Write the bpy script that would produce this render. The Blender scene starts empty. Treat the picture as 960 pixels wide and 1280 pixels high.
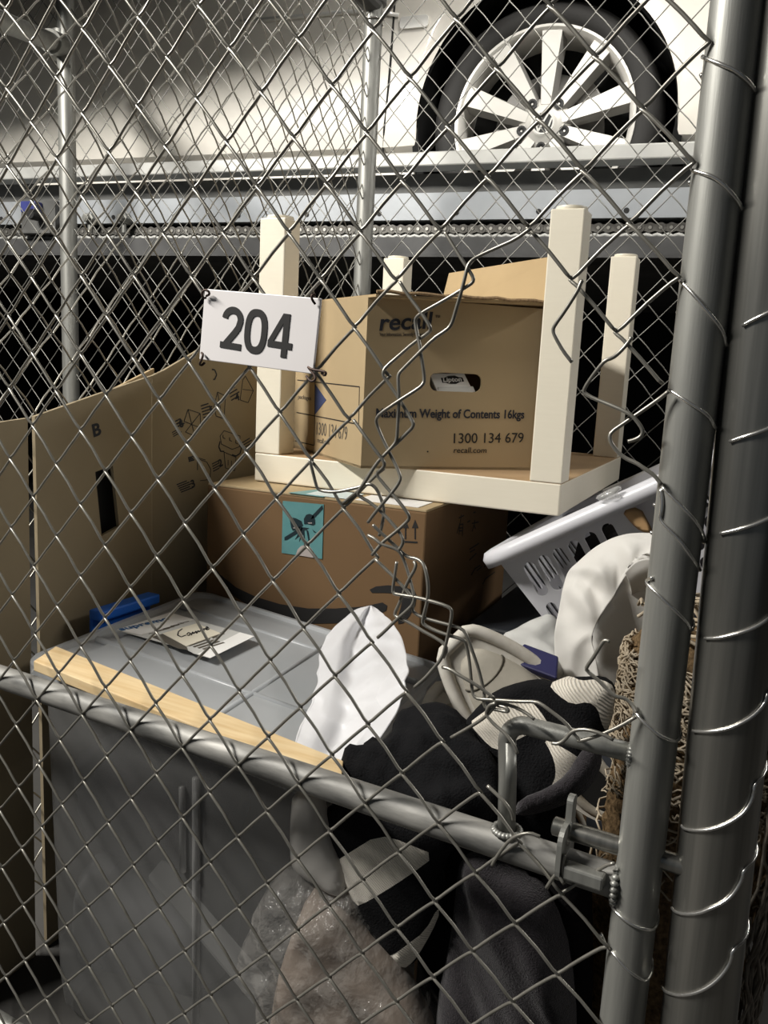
import bpy, bmesh, math, random
import numpy as np
from mathutils import Vector, Matrix, noise
from mathutils.geometry import delaunay_2d_cdt, tessellate_polygon
random.seed(7)
PI = math.pi
scene = bpy.context.scene
COL = scene.collection

# ------------------------------------------------------------------ camera
RM = np.array([[0.906741, 0.418862, 0.048739], [0.115944, -0.136513, -0.98383], [-0.405435, 0.89773, -0.172347]])
CP = np.array([0.824313, -1.254753, 0.933614])
F = 1045.0
cd = bpy.data.cameras.new('camera'); cam = bpy.data.objects.new('camera', cd); COL.objects.link(cam)
cd.sensor_fit = 'VERTICAL'; cd.sensor_height = 36.0; cd.lens = 36.0 * F / 1280.0
cd.clip_start = 0.02; cd.clip_end = 60
m = Matrix.Identity(4)
for r in range(3):
    m[r][0] = RM[0][r]; m[r][1] = -RM[1][r]; m[r][2] = -RM[2][r]; m[r][3] = CP[r]
cam.matrix_world = m
scene.camera = cam

# ------------------------------------------------------------------ world, light, exposure
world = bpy.data.worlds.new('world'); scene.world = world; world.use_nodes = True
bg = world.node_tree.nodes['Background']; bg.inputs[0].default_value = (0.80, 0.90, 1.0, 1); bg.inputs[1].default_value = 0.05


def area(name, loc, target, sx, sy, power, color=(1, 0.965, 0.9)):
    l = bpy.data.lights.new(name, 'AREA'); l.shape = 'RECTANGLE'; l.size = sx; l.size_y = sy; l.energy = power; l.color = color
    o = bpy.data.objects.new(name, l); COL.objects.link(o); o.location = loc
    o.rotation_euler = (Vector(target) - Vector(loc)).to_track_quat('-Z', 'Y').to_euler()
    return o


area("tube_and_fill_light", (-1.25, -1.50, 2.52), (0.3, 0.3, 0.95), 1.2, 0.14, 86)
area('tube_and_fill_light', (2.6, 1.2, 2.3), (0.3, 0.0, 0.8), 1.2, 0.12, 16, (1, 0.97, 0.92))  # added fill from behind, brightens the faces turned to the right
cl = area('tube_and_fill_light', (1.0, -0.25, 3.05), (-0.1, 1.1, 1.62), 1.2, 0.12, 4.5)  # extra unseen lamp, added only to brighten the car
cl.data.spread = math.radians(64)
vs = scene.view_settings
vs.view_transform = 'Standard'; vs.look = 'None'; vs.exposure = 0.62; vs.gamma = 1.0; vs.use_curve_mapping = False


# ------------------------------------------------------------------ geometry helpers
def ray(u, v):
    return RM.T @ np.array([(u - 480) / F, (v - 640) / F, 1.0])


def UP(u, v, p, n):
    r = ray(u, v); n = np.array(n, float)
    return CP + r * (((np.array(p, float) - CP) @ n) / (r @ n))


def UX(u, v, x): return UP(u, v, (x, 0, 0), (1, 0, 0))
def UY(u, v, y): return UP(u, v, (0, y, 0), (0, 1, 0))
def UZ(u, v, z): return UP(u, v, (0, 0, z), (0, 0, 1))


GA = math.radians(-4.2)
GUX = np.array([math.cos(GA), math.sin(GA), 0.0]); GN = np.array([-math.sin(GA), math.cos(GA), 0.0]); GC = -0.57207


def UG(u, v, off=0.0):
    return UP(u, v, GN * (GC + off), GN)


def SZ(s, z, off=0.0):
    return GUX * s + GN * (GC + off) + np.array([0, 0, z])


def nz(p, s=1.0, seed=0.0):
    return noise.noise(Vector((p[0] * s + seed, p[1] * s - seed, p[2] * s + 2 * seed)))


class MB:
    """collects shapes and links them as one mesh object"""
    def __init__(self): self.v = []; self.f = []; self.m = []

    def add(self, verts, faces, mi=0):
        b = len(self.v); self.v.extend([tuple(map(float, p)) for p in verts])
        for f in faces: self.f.append(tuple(i + b for i in f)); self.m.append(mi)

    def hexa(self, p, mi=0):
        # p: 8 points, 0-3 bottom ring, 4-7 top ring
        self.add(p, [(3, 2, 1, 0), (4, 5, 6, 7), (0, 1, 5, 4), (1, 2, 6, 5), (2, 3, 7, 6), (3, 0, 4, 7)], mi)

    def box(self, lo, hi, mi=0, fr=None):
        x0, y0, z0 = lo; x1, y1, z1 = hi
        p = [(x0, y0, z0), (x1, y0, z0), (x1, y1, z0), (x0, y1, z0), (x0, y0, z1), (x1, y0, z1), (x1, y1, z1), (x0, y1, z1)]
        if fr is not None: p = [fr(*q) for q in p]
        self.hexa(p, mi)

    def quadslab(self, a, b, c, d, t, mi=0):
        """four corners of a sheet given thickness t along its normal (backwards)"""
        a, b, c, d = [np.array(q, float) for q in (a, b, c, d)]
        n = np.cross(b - a, d - a); n /= np.linalg.norm(n); n *= t
        self.hexa([a - n, b - n, c - n, d - n, a, b, c, d], mi)

    def tube(self, pts, r, sides=8, mi=0, closed=False, caps=True):
        P = [np.array(q, float) for q in pts]; n = len(P)
        if n < 2: return
        rr = r if hasattr(r, '__len__') else [r] * n
        T = []
        for i in range(n):
            if closed: t = P[(i + 1) % n] - P[i - 1]
            else: t = P[min(i + 1, n - 1)] - P[max(i - 1, 0)]
            T.append(t / (np.linalg.norm(t) + 1e-12))
        up = np.array([0, 0, 1.0])
        if abs(T[0] @ up) > 0.9: up = np.array([1.0, 0, 0])
        nn = np.cross(T[0], up); nn /= np.linalg.norm(nn)
        rings = []
        for i in range(n):
            nn = nn - T[i] * (nn @ T[i]); nn /= (np.linalg.norm(nn) + 1e-12)
            b = np.cross(T[i], nn)
            rings.append([P[i] + rr[i] * (math.cos(2 * PI * k / sides) * nn + math.sin(2 * PI * k / sides) * b) for k in range(sides)])
        V = [q for R_ in rings for q in R_]; Fc = []
        for i in range(n if closed else n - 1):
            j = (i + 1) % n
            for k in range(sides):
                k2 = (k + 1) % sides
                Fc.append((i * sides + k, i * sides + k2, j * sides + k2, j * sides + k))
        if caps and not closed:
            Fc.append(tuple(range(sides - 1, -1, -1))); Fc.append(tuple((n - 1) * sides + k for k in range(sides)))
        self.add(V, Fc, mi)

    def lathe(self, prof, fr, sides=32, mi=0, a0=0.0, a1=2 * PI, cap=False):
        """prof: (radius, height) list; fr(x, y, h)"""
        full = abs(a1 - a0 - 2 * PI) < 1e-6
        ns = sides if full else sides + 1
        V = []; Fc = []
        for (r, h) in prof:
            for k in range(ns):
                a = a0 + (a1 - a0) * k / sides
                V.append(fr(r * math.cos(a), r * math.sin(a), h))
        for i in range(len(prof) - 1):
            for k in range(sides):
                k2 = (k + 1) % ns if full else k + 1
                Fc.append((i * ns + k, i * ns + k2, (i + 1) * ns + k2, (i + 1) * ns + k))
        if cap:
            Fc.append(tuple(range(ns - 1, -1, -1))); Fc.append(tuple((len(prof) - 1) * ns + k for k in range(ns)))
        self.add(V, Fc, mi)

    def plate(self, outer, holes, fr, t0, t1, mi=0):
        """flat panel with holes: 2D outlines, fr(x, y, h) -> point, between heights t0 and t1"""
        loops = [outer] + list(holes)
        flat = [q for l in loops for q in l]
        tris = tessellate_polygon([[Vector((q[0], q[1], 0)) for q in l] for l in loops])
        n = len(flat)
        V = [fr(q[0], q[1], t0) for q in flat] + [fr(q[0], q[1], t1) for q in flat]
        Fc = []
        for t in tris:
            Fc.append((t[0], t[1], t[2])); Fc.append((t[2] + n, t[1] + n, t[0] + n))
        b = 0
        for l in loops:
            k = len(l)
            for i in range(k):
                j = (i + 1) % k
                Fc.append((b + i, b + j, b + j + n, b + i + n))
            b += k
        self.add(V, Fc, mi)

    def build(self, name, mats, parent=None, smooth=False, bevel=0.0, segs=2, recalc=True, subsurf=0, angle=None):
        me = bpy.data.meshes.new(name); me.from_pydata(self.v, [], self.f)
        if not isinstance(mats, (list, tuple)): mats = [mats]
        for mt in mats: me.materials.append(mt)
        me.polygons.foreach_set('material_index', self.m)
        if recalc:
            bm = bmesh.new(); bm.from_mesh(me); bmesh.ops.recalc_face_normals(bm, faces=bm.faces); bm.to_mesh(me); bm.free()
        if smooth: me.polygons.foreach_set('use_smooth', [True] * len(me.polygons))
        if angle: me.set_sharp_from_angle(angle=angle)
        o = bpy.data.objects.new(name, me); COL.objects.link(o)
        if bevel > 0:
            md = o.modifiers.new('bevel', 'BEVEL'); md.width = bevel; md.segments = segs; md.limit_method = 'ANGLE'; md.angle_limit = math.radians(40)
        if subsurf:
            md = o.modifiers.new('subsurf', 'SUBSURF'); md.levels = subsurf; md.render_levels = subsurf
        if parent is not None: put(o, parent)
        return o


def put(o, parent):
    o.parent = parent
    o.matrix_parent_inverse = Matrix.Translation(parent.location).inverted() if parent.parent is None else Matrix.Identity(4)


def tag(o, label, cat, group=None, kind=None):
    o['label'] = label; o['category'] = cat
    if group: o['group'] = group
    if kind: o['kind'] = kind
    return o


def thing(name, loc, label, cat, group=None):
    o = bpy.data.objects.new(name, None); COL.objects.link(o); o.location = [float(c) for c in loc]; o.empty_display_size = 0.05
    return tag(o, label, cat, group)


def struct(o):
    o['kind'] = 'structure'; return o


def rebase(o):
    """move a single-mesh thing's origin to the middle of its base"""
    me = o.data; co = np.empty(len(me.vertices) * 3); me.vertices.foreach_get('co', co); co = co.reshape(-1, 3)
    c = np.array([(co[:, 0].min() + co[:, 0].max()) / 2, (co[:, 1].min() + co[:, 1].max()) / 2, co[:, 2].min()])
    me.vertices.foreach_set('co', (co - c).ravel()); o.location = [float(x) for x in c]
    return o


# ------------------------------------------------------------------ materials
def hx(c):
    return tuple(c) + (1.0,) if len(c) == 3 else tuple(c)


def mat(name, base, rough=0.6, metal=0.0, var=None, vscale=20.0, vstretch=(1, 1, 1), bump=0.0, bscale=60.0, coat=0.0, spec=0.5, alpha=1.0, trans=0.0, sheen=0.0, detail=4.0, subsurface=0.0):
    mt = bpy.data.materials.new(name); mt.use_nodes = True; nt = mt.node_tree; b = nt.nodes['Principled BSDF']
    b.inputs['Base Color'].default_value = hx(base); b.inputs['Roughness'].default_value = rough; b.inputs['Metallic'].default_value = metal
    b.inputs['Coat Weight'].default_value = coat; b.inputs['Specular IOR Level'].default_value = spec; b.inputs['Alpha'].default_value = alpha
    b.inputs['Transmission Weight'].default_value = trans; b.inputs['Sheen Weight'].default_value = sheen
    if var is not None or bump > 0:
        tc = nt.nodes.new('ShaderNodeTexCoord'); mp = nt.nodes.new('ShaderNodeMapping'); mp.inputs['Scale'].default_value = vstretch
        nt.links.new(tc.outputs['Object'], mp.inputs['Vector'])
    if var is not None:
        n1 = nt.nodes.new('ShaderNodeTexNoise'); n1.inputs['Scale'].default_value = vscale; n1.inputs['Detail'].default_value = detail
        cr = nt.nodes.new('ShaderNodeValToRGB'); cr.color_ramp.elements[0].position = 0.3; cr.color_ramp.elements[1].position = 0.7
        cr.color_ramp.elements[0].color = hx(var); cr.color_ramp.elements[1].color = hx(base)
        nt.links.new(mp.outputs['Vector'], n1.inputs['Vector']); nt.links.new(n1.outputs['Fac'], cr.inputs['Fac'])
        nt.links.new(cr.outputs['Color'], b.inputs['Base Color'])
    if bump > 0:
        n2 = nt.nodes.new('ShaderNodeTexNoise'); n2.inputs['Scale'].default_value = bscale; n2.inputs['Detail'].default_value = 5
        bp = nt.nodes.new('ShaderNodeBump'); bp.inputs['Strength'].default_value = bump; bp.inputs['Distance'].default_value = 0.004
        nt.links.new(mp.outputs['Vector'], n2.inputs['Vector']); nt.links.new(n2.outputs['Fac'], bp.inputs['Height'])
        nt.links.new(bp.outputs['Normal'], b.inputs['Normal'])
    return mt


def mat_mix_clear(name, base, rough, clear, gloss_rough=0.15, spec=0.5, bump=0.0, bscale=30.0, translucent=0.0):
    """thin plastic: part see-through, part milky"""
    mt = mat(name, base, rough, bump=bump, bscale=bscale, spec=spec); nt = mt.node_tree; b = nt.nodes['Principled BSDF']
    out = nt.nodes['Material Output']; tr = nt.nodes.new('ShaderNodeBsdfTransparent'); mx = nt.nodes.new('ShaderNodeMixShader')
    mx.inputs[0].default_value = clear
    src = b.outputs[0]
    if translucent > 0:
        tl = nt.nodes.new('ShaderNodeBsdfTranslucent'); tl.inputs[0].default_value = hx(base); m2 = nt.nodes.new('ShaderNodeMixShader'); m2.inputs[0].default_value = translucent
        nt.links.new(b.outputs[0], m2.inputs[1]); nt.links.new(tl.outputs[0], m2.inputs[2]); src = m2.outputs[0]
    nt.links.new(src, mx.inputs[1]); nt.links.new(tr.outputs[0], mx.inputs[2]); nt.links.new(mx.outputs[0], out.inputs[0])
    return mt


def mat_knit(name, c, c2, scale, ang):
    mt = mat(name, c, 0.95, spec=0.2, sheen=0.2); nt = mt.node_tree; b = nt.nodes['Principled BSDF']
    tc = nt.nodes.new('ShaderNodeTexCoord'); mp = nt.nodes.new('ShaderNodeMapping'); mp.inputs['Rotation'].default_value = (0, ang, 0)
    wv = nt.nodes.new('ShaderNodeTexWave'); wv.inputs['Scale'].default_value = scale; wv.inputs['Distortion'].default_value = 1.2; wv.inputs['Detail Scale'].default_value = 2.0
    cr = nt.nodes.new('ShaderNodeValToRGB'); cr.color_ramp.elements[0].color = hx(c2); cr.color_ramp.elements[1].color = hx(c)
    bp = nt.nodes.new('ShaderNodeBump'); bp.inputs['Strength'].default_value = 0.5; bp.inputs['Distance'].default_value = 0.002
    nt.links.new(tc.outputs['Object'], mp.inputs[0]); nt.links.new(mp.outputs[0], wv.inputs[0]); nt.links.new(wv.outputs['Fac'], cr.inputs[0])
    nt.links.new(cr.outputs[0], b.inputs['Base Color']); nt.links.new(wv.outputs['Fac'], bp.inputs['Height']); nt.links.new(bp.outputs[0], b.inputs['Normal'])
    return mt


M = {}
M['galv'] = mat('galvanised_pipe', (0.33, 0.33, 0.305), 0.45, 0.5, var=(0.235, 0.235, 0.22), vscale=14, vstretch=(9, 9, 0.5), bump=0.05, bscale=90)
M['galv_new'] = mat('galvanised_post', (0.36, 0.35, 0.32), 0.28, 0.85, var=(0.20, 0.20, 0.185), vscale=12, vstretch=(10, 10, 0.3), bump=0.03, bscale=120)
M['galv_rail'] = mat('galvanised_rail', (0.37, 0.36, 0.335), 0.55, 0.25, var=(0.09, 0.09, 0.085), vscale=20, vstretch=(0.7, 2.0, 3.0), bump=0.05, bscale=90)
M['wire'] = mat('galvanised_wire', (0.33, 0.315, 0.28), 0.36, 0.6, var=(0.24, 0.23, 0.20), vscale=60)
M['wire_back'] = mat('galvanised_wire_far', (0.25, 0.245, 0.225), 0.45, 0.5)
M['tie'] = mat('bright_tie_wire', (0.72, 0.71, 0.68), 0.25, 0.9)
M['rusty'] = mat('rusted_tie_wire', (0.10, 0.065, 0.05), 0.6, 0.6, var=(0.03, 0.02, 0.018), vscale=200)
M['steel'] = mat('galvanised_sheet', (0.56, 0.56, 0.53), 0.5, 0.25, var=(0.46, 0.46, 0.44), vscale=9, bump=0.03)
M['steel_blue'] = mat('galvanised_channel', (0.40, 0.42, 0.44), 0.55, 0.35, var=(0.32, 0.34, 0.36), vscale=7)
M['steel_dark'] = mat('dark_painted_steel', (0.13, 0.13, 0.125), 0.6, 0.2, var=(0.09, 0.09, 0.085), vscale=8)
M['steel_mid'] = mat('grimy_steel_beam', (0.10, 0.10, 0.10), 0.6, 0.2, var=(0.055, 0.055, 0.055), vscale=10)
M['chain'] = mat('oily_chain_steel', (0.16, 0.155, 0.14), 0.5, 0.6, var=(0.07, 0.065, 0.06), vscale=50)
M['chain_pin'] = mat('chain_pin_steel', (0.35, 0.34, 0.31), 0.4, 0.8)
M['car'] = mat('silver_white_car_paint', (0.89, 0.85, 0.77), 0.38, 0.0, coat=0.3, spec=0.5)
M['gap'] = mat('black_rubber_seal', (0.01, 0.01, 0.01), 0.7)
M['tyre'] = mat('tyre_rubber', (0.022, 0.021, 0.02), 0.75, bump=0.15, bscale=120)
M['liner'] = mat('wheel_arch_liner', (0.006, 0.006, 0.006), 0.9)
M['alloy'] = mat('machined_alloy', (0.78, 0.76, 0.71), 0.34, 0.15)
M['alloy_dark'] = mat('dark_alloy', (0.10, 0.10, 0.095), 0.45, 0.6)
M['alloy_mid'] = mat('grey_alloy', (0.34, 0.33, 0.31), 0.4, 0.2)
M['chrome'] = mat('chrome_and_highlight', (0.92, 0.91, 0.87), 0.2, 0.2)  # also paints the highlight and reflection on the car side
M['glass_dark'] = mat('dark_car_glass', (0.02, 0.022, 0.022), 0.08, coat=0.5)
M['plastic_black'] = mat('black_plastic', (0.015, 0.015, 0.015), 0.5)
M['blue_plastic'] = mat('blue_plastic', (0.02, 0.15, 0.66), 0.4, spec=0.4)
M['sensor_blue'] = mat('sensor_blue_plastic', (0.04, 0.05, 0.22), 0.45)
M['cream'] = mat('cream_foil_board', (0.86, 0.80, 0.66), 0.42, var=(0.84, 0.78, 0.64), vscale=4, vstretch=(6, 6, 60))
M['tan_board'] = mat('raw_fibreboard', (0.46, 0.31, 0.17), 0.6, var=(0.40, 0.27, 0.15), vscale=12)
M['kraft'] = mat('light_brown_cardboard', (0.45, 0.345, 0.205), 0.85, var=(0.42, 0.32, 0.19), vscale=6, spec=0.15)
M['kraft_in'] = mat('cardboard_inside', (0.52, 0.39, 0.225), 0.9, var=(0.47, 0.35, 0.20), vscale=8, spec=0.1)
M['kraft_edge'] = mat('corrugated_cardboard_edge', (0.42, 0.29, 0.16), 0.9, var=(0.20, 0.13, 0.07), vscale=220)
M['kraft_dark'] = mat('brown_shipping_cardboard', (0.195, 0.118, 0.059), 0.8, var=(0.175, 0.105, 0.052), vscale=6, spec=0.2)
M['kraft_grey'] = mat('greyish_moving_cardboard', (0.33, 0.275, 0.185), 0.85, var=(0.30, 0.245, 0.16), vscale=5, spec=0.15)
M['ink'] = mat('dark_blue_printing_ink', (0.020, 0.023, 0.034), 0.8)
M['ink_soft'] = mat('faded_printing_ink', (0.10, 0.085, 0.065), 0.85)
M['ink_navy'] = mat('navy_printing_ink', (0.035, 0.05, 0.13), 0.8)
M['ink_black'] = mat('black_printing_ink', (0.012, 0.011, 0.011), 0.75)
M['dark_hole'] = mat('unlit_cardboard_inside', (0.05, 0.04, 0.025), 0.95)
M['teal'] = mat('teal_printed_tape', (0.10, 0.27, 0.28), 0.45, var=(0.13, 0.31, 0.32), vscale=40)
M['teal_dark'] = mat('dark_bow_print', (0.008, 0.022, 0.03), 0.5)
M['tape_pale'] = mat('pale_print_patch', (0.45, 0.40, 0.38), 0.5)
M['tape_light'] = mat('torn_pale_tape', (0.60, 0.70, 0.72), 0.4)
M['white_card'] = mat('white_card', (0.85, 0.84, 0.82), 0.6)
M['sign'] = mat('white_sign_plastic', (0.86, 0.83, 0.83), 0.4, var=(0.82, 0.79, 0.79), vscale=12)
M['wood'] = mat('pale_pine', (0.80, 0.63, 0.38), 0.6, var=(0.66, 0.47, 0.24), vscale=5, vstretch=(2, 22, 22), bump=0.04)
M['tub'] = mat_mix_clear('cloudy_clear_plastic', (0.36, 0.36, 0.355), 0.32, 0.60, spec=0.5, translucent=0.15)
M['lid'] = mat_mix_clear('cloudy_grey_lid_plastic', (0.50, 0.52, 0.54), 0.30, 0.22, spec=0.5, translucent=0.1)
M['film'] = mat_mix_clear('clear_crinkled_film', (0.50, 0.48, 0.45), 0.10, 0.82, spec=1.0, bump=1.0, bscale=28)
M['film'].node_tree.nodes['Bump'].inputs['Distance'].default_value = 0.02
M['wrap'] = mat_mix_clear('clear_wrap', (0.7, 0.7, 0.68), 0.12, 0.6, spec=0.8, bump=0.5, bscale=60)
M['white_bag'] = mat('white_crinkled_paper', (0.70, 0.70, 0.72), 0.45, bump=0.35, bscale=14)
M['paper'] = mat('white_packing_paper', (0.72, 0.70, 0.66), 0.75, bump=0.12, bscale=30)
M['paper_grey'] = mat('pale_grey_tissue', (0.55, 0.55, 0.53), 0.75, bump=0.2, bscale=30)
M['pale_pouch'] = mat_mix_clear('milky_pouch', (0.55, 0.53, 0.50), 0.25, 0.25, spec=0.7, bump=0.4, bscale=20, translucent=0.2)
M['basket'] = mat('white_basket_plastic', (0.72, 0.72, 0.76), 0.35, spec=0.5)
M['black_knit'] = mat('black_knit', (0.009, 0.009, 0.010), 0.95, spec=0.12, bump=0.5, bscale=480)
M['white_knit'] = mat_knit('cream_knit', (0.82, 0.77, 0.68), (0.70, 0.64, 0.54), 130, 0.9)
M['fleece'] = mat('dark_grey_fleece', (0.045, 0.040, 0.045), 0.95, var=(0.030, 0.027, 0.030), vscale=260, bump=0.7, bscale=700, spec=0.08, sheen=0.15)
M['dark_cloth'] = mat('black_cloth', (0.012, 0.011, 0.012), 0.95, spec=0.1, bump=0.3, bscale=200)
M['shoe'] = mat('off_white_canvas', (0.50, 0.465, 0.395), 0.85, var=(0.40, 0.37, 0.31), vscale=25, bump=0.1, bscale=200)
M['rubber'] = mat('off_white_rubber', (0.76, 0.73, 0.66), 0.7, var=(0.64, 0.60, 0.53), vscale=60)
M['stitch'] = mat('dark_stitching', (0.10, 0.09, 0.07), 0.9)
M['navy'] = mat('navy_card', (0.018, 0.018, 0.085), 0.5)
M['rug'] = mat('beige_rug_pile', (0.36, 0.30, 0.22), 0.95, var=(0.16, 0.12, 0.08), vscale=90, bump=1.0, bscale=120, spec=0.05)
M['rug_back'] = mat('brown_rug_weave', (0.24, 0.16, 0.085), 0.95, var=(0.06, 0.04, 0.022), vscale=170, bump=1.0, bscale=170, spec=0.05)
M['yarn'] = mat('beige_yarn', (0.52, 0.45, 0.35), 0.9, var=(0.36, 0.29, 0.2), vscale=60, spec=0.1)
M['yarn_dark'] = mat('grey_twine', (0.20, 0.18, 0.15), 0.9, var=(0.12, 0.10, 0.08), vscale=60, spec=0.1)
M['tan_paper'] = mat('tan_paper', (0.55, 0.34, 0.16), 0.7)
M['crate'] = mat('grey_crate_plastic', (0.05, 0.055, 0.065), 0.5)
M['beige_cloth'] = mat('beige_cloth', (0.24, 0.195, 0.16), 0.9, bump=0.3, bscale=60)
M['concrete'] = mat('dark_concrete', (0.075, 0.072, 0.068), 0.85, var=(0.05, 0.048, 0.045), vscale=3, bump=0.1, bscale=40)
M['wall'] = mat('dark_car_park_wall', (0.035, 0.034, 0.033), 0.9, var=(0.025, 0.024, 0.024), vscale=2)

# ------------------------------------------------------------------ soft shapes from outlines
def plane3(q):
    """plane through three (u, v, y) points"""
    a, b, c = [UY(*t) for t in q]
    n = np.cross(b - a, c - a); n /= np.linalg.norm(n)
    if n @ (a - CP) < 0: n = -n
    return a, n


def seg_dist(P, poly):
    A = np.array(poly); B = np.roll(A, -1, 0); d = np.full(len(P), 1e9)
    for a, b in zip(A, B):
        ab = b - a; t = np.clip(((P - a) @ ab) / (ab @ ab + 1e-12), 0, 1)
        d = np.minimum(d, np.linalg.norm(P - a - t[:, None] * ab, axis=1))
    return d


def inside(P, poly):
    A = np.array(poly); B = np.roll(A, -1, 0); r = np.zeros(len(P), bool)
    for (x0, y0), (x1, y1) in zip(A, B):
        c = (y0 > P[:, 1]) != (y1 > P[:, 1])
        with np.errstate(divide='ignore', invalid='ignore'):
            xx = (x1 - x0) * (P[:, 1] - y0) / (y1 - y0 + 1e-15) + x0
        r ^= c & (P[:, 0] < xx)
    return r


def smooth_loop(pts, it=2):
    for _ in range(it):
        q = []
        n = len(pts)
        for i in range(n):
            a = np.array(pts[i]); b = np.array(pts[(i + 1) % n]); q += [tuple(a * .75 + b * .25), tuple(a * .25 + b * .75)]
        pts = q
    return pts


def pillow(name, outline, pl, mats, tf=0.03, tb=0.02, rim=0.05, res=0.008, patches=(), wr=None, parent=None, soft=1, edge_jit=0.0, sub=0):
    """a closed soft body: outline (pixels) laid on the plane pl, bulging by tf towards the viewer side and tb away"""
    p0, n = pl
    e1 = np.cross(n, np.array([0, 0, 1.0])); e1 /= np.linalg.norm(e1); e2 = np.cross(e1, n)
    to2 = lambda q: (lambda w: (float(w @ e1), float(w @ e2)))(UP(q[0], q[1], p0, n) - p0)
    ol = smooth_loop([tuple(map(float, q)) for q in outline], soft) if soft else outline
    ol = [to2(q) for q in ol]
    # resample
    rs = []
    for i in range(len(ol)):
        a = np.array(ol[i]); b = np.array(ol[(i + 1) % len(ol)]); k = max(1, int(np.linalg.norm(b - a) / res + 0.5))
        for t in range(k): rs.append(a + (b - a) * t / k)
    ol = [(float(q[0]) + random.uniform(-1, 1) * edge_jit, float(q[1]) + random.uniform(-1, 1) * edge_jit) for q in rs]
    A = np.array(ol); lo = A.min(0); hi = A.max(0)
    gx = np.arange(lo[0], hi[0], res); gy = np.arange(lo[1], hi[1], res * 0.866)
    G = np.array([(x + (res / 2 if j % 2 else 0) + random.uniform(-.1, .1) * res, y + random.uniform(-.1, .1) * res) for j, y in enumerate(gy) for x in gx])
    G = G[inside(G, ol)]
    if len(G): G = G[seg_dist(G, ol) > res * 0.55]
    vin = [Vector(q) for q in ol]; ein = [(i, (i + 1) % len(ol)) for i in range(len(ol))]
    pps = []
    for poly, mi in patches:
        pp = [to2(q) for q in smooth_loop([tuple(map(float, q)) for q in poly], 1)]
        pps.append((pp, mi)); b = len(vin)
        vin += [Vector(q) for q in pp]; ein += [(b + i, b + (i + 1) % len(pp)) for i in range(len(pp))]
    vin += [Vector((float(q[0]), float(q[1]))) for q in G]
    res_ = delaunay_2d_cdt(vin, ein, [], 0, 1e-6)
    V2 = np.array([(q.x, q.y) for q in res_[0]]); T = res_[2]
    d = seg_dist(V2, ol)
    ins = inside(V2, ol) | (d < res * 0.05)
    cen = np.array([V2[list(t)].mean(0) for t in T]); ok = inside(cen, ol)
    h = np.sqrt(np.clip(1 - (1 - np.clip(d / rim, 0, 1)) ** 2, 0, 1)); h[d < 1e-5] = 0
    P = p0 + V2[:, :1] * e1 + V2[:, 1:] * e2
    w = np.array([wr(a, b) if wr else 0.0 for a, b in V2]) * np.clip(d / 0.012, 0, 1)
    Pf = P - n * (tf * h + w)[:, None]; Pb = P + n * (tb * h - np.minimum(w, 0) * 0)[:, None]
    bd = d < 1e-5
    idx = np.where(bd, np.arange(len(P)), np.arange(len(P)) + len(P))
    mb = MB(); mb.v = [tuple(map(float, q)) for q in np.concatenate([Pf, Pb])]
    pin = [(inside(cen, pp), mi) for pp, mi in pps]
    for k, t in enumerate(T):
        if not ok[k]: continue
        mi = 0
        for pi_, m_ in pin:
            if pi_[k]: mi = m_
        mb.f.append(tuple(t)); mb.m.append(mi)
        mb.f.append(tuple(int(idx[i]) for i in reversed(t))); mb.m.append(mi)
    o = mb.build(name, mats, parent, smooth=True, subsurf=sub)
    bm = bmesh.new(); bm.from_mesh(o.data)
    lv = [v for v in bm.verts if not v.link_faces]; bmesh.ops.delete(bm, geom=lv, context='VERTS'); bm.to_mesh(o.data); bm.free()
    return o


def folds(amp, fx, fy, seed=0.0, sharp=False):
    def f(a, b):
        t = noise.noise(Vector((a * fx + seed, b * fy - seed, seed))) + 0.45 * noise.noise(Vector((a * fx * 2.3 - seed, b * fy * 2.3, seed + 5)))
        if sharp: t = (0.5 - abs(t)) * 1.3
        return amp * t
    return f


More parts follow.
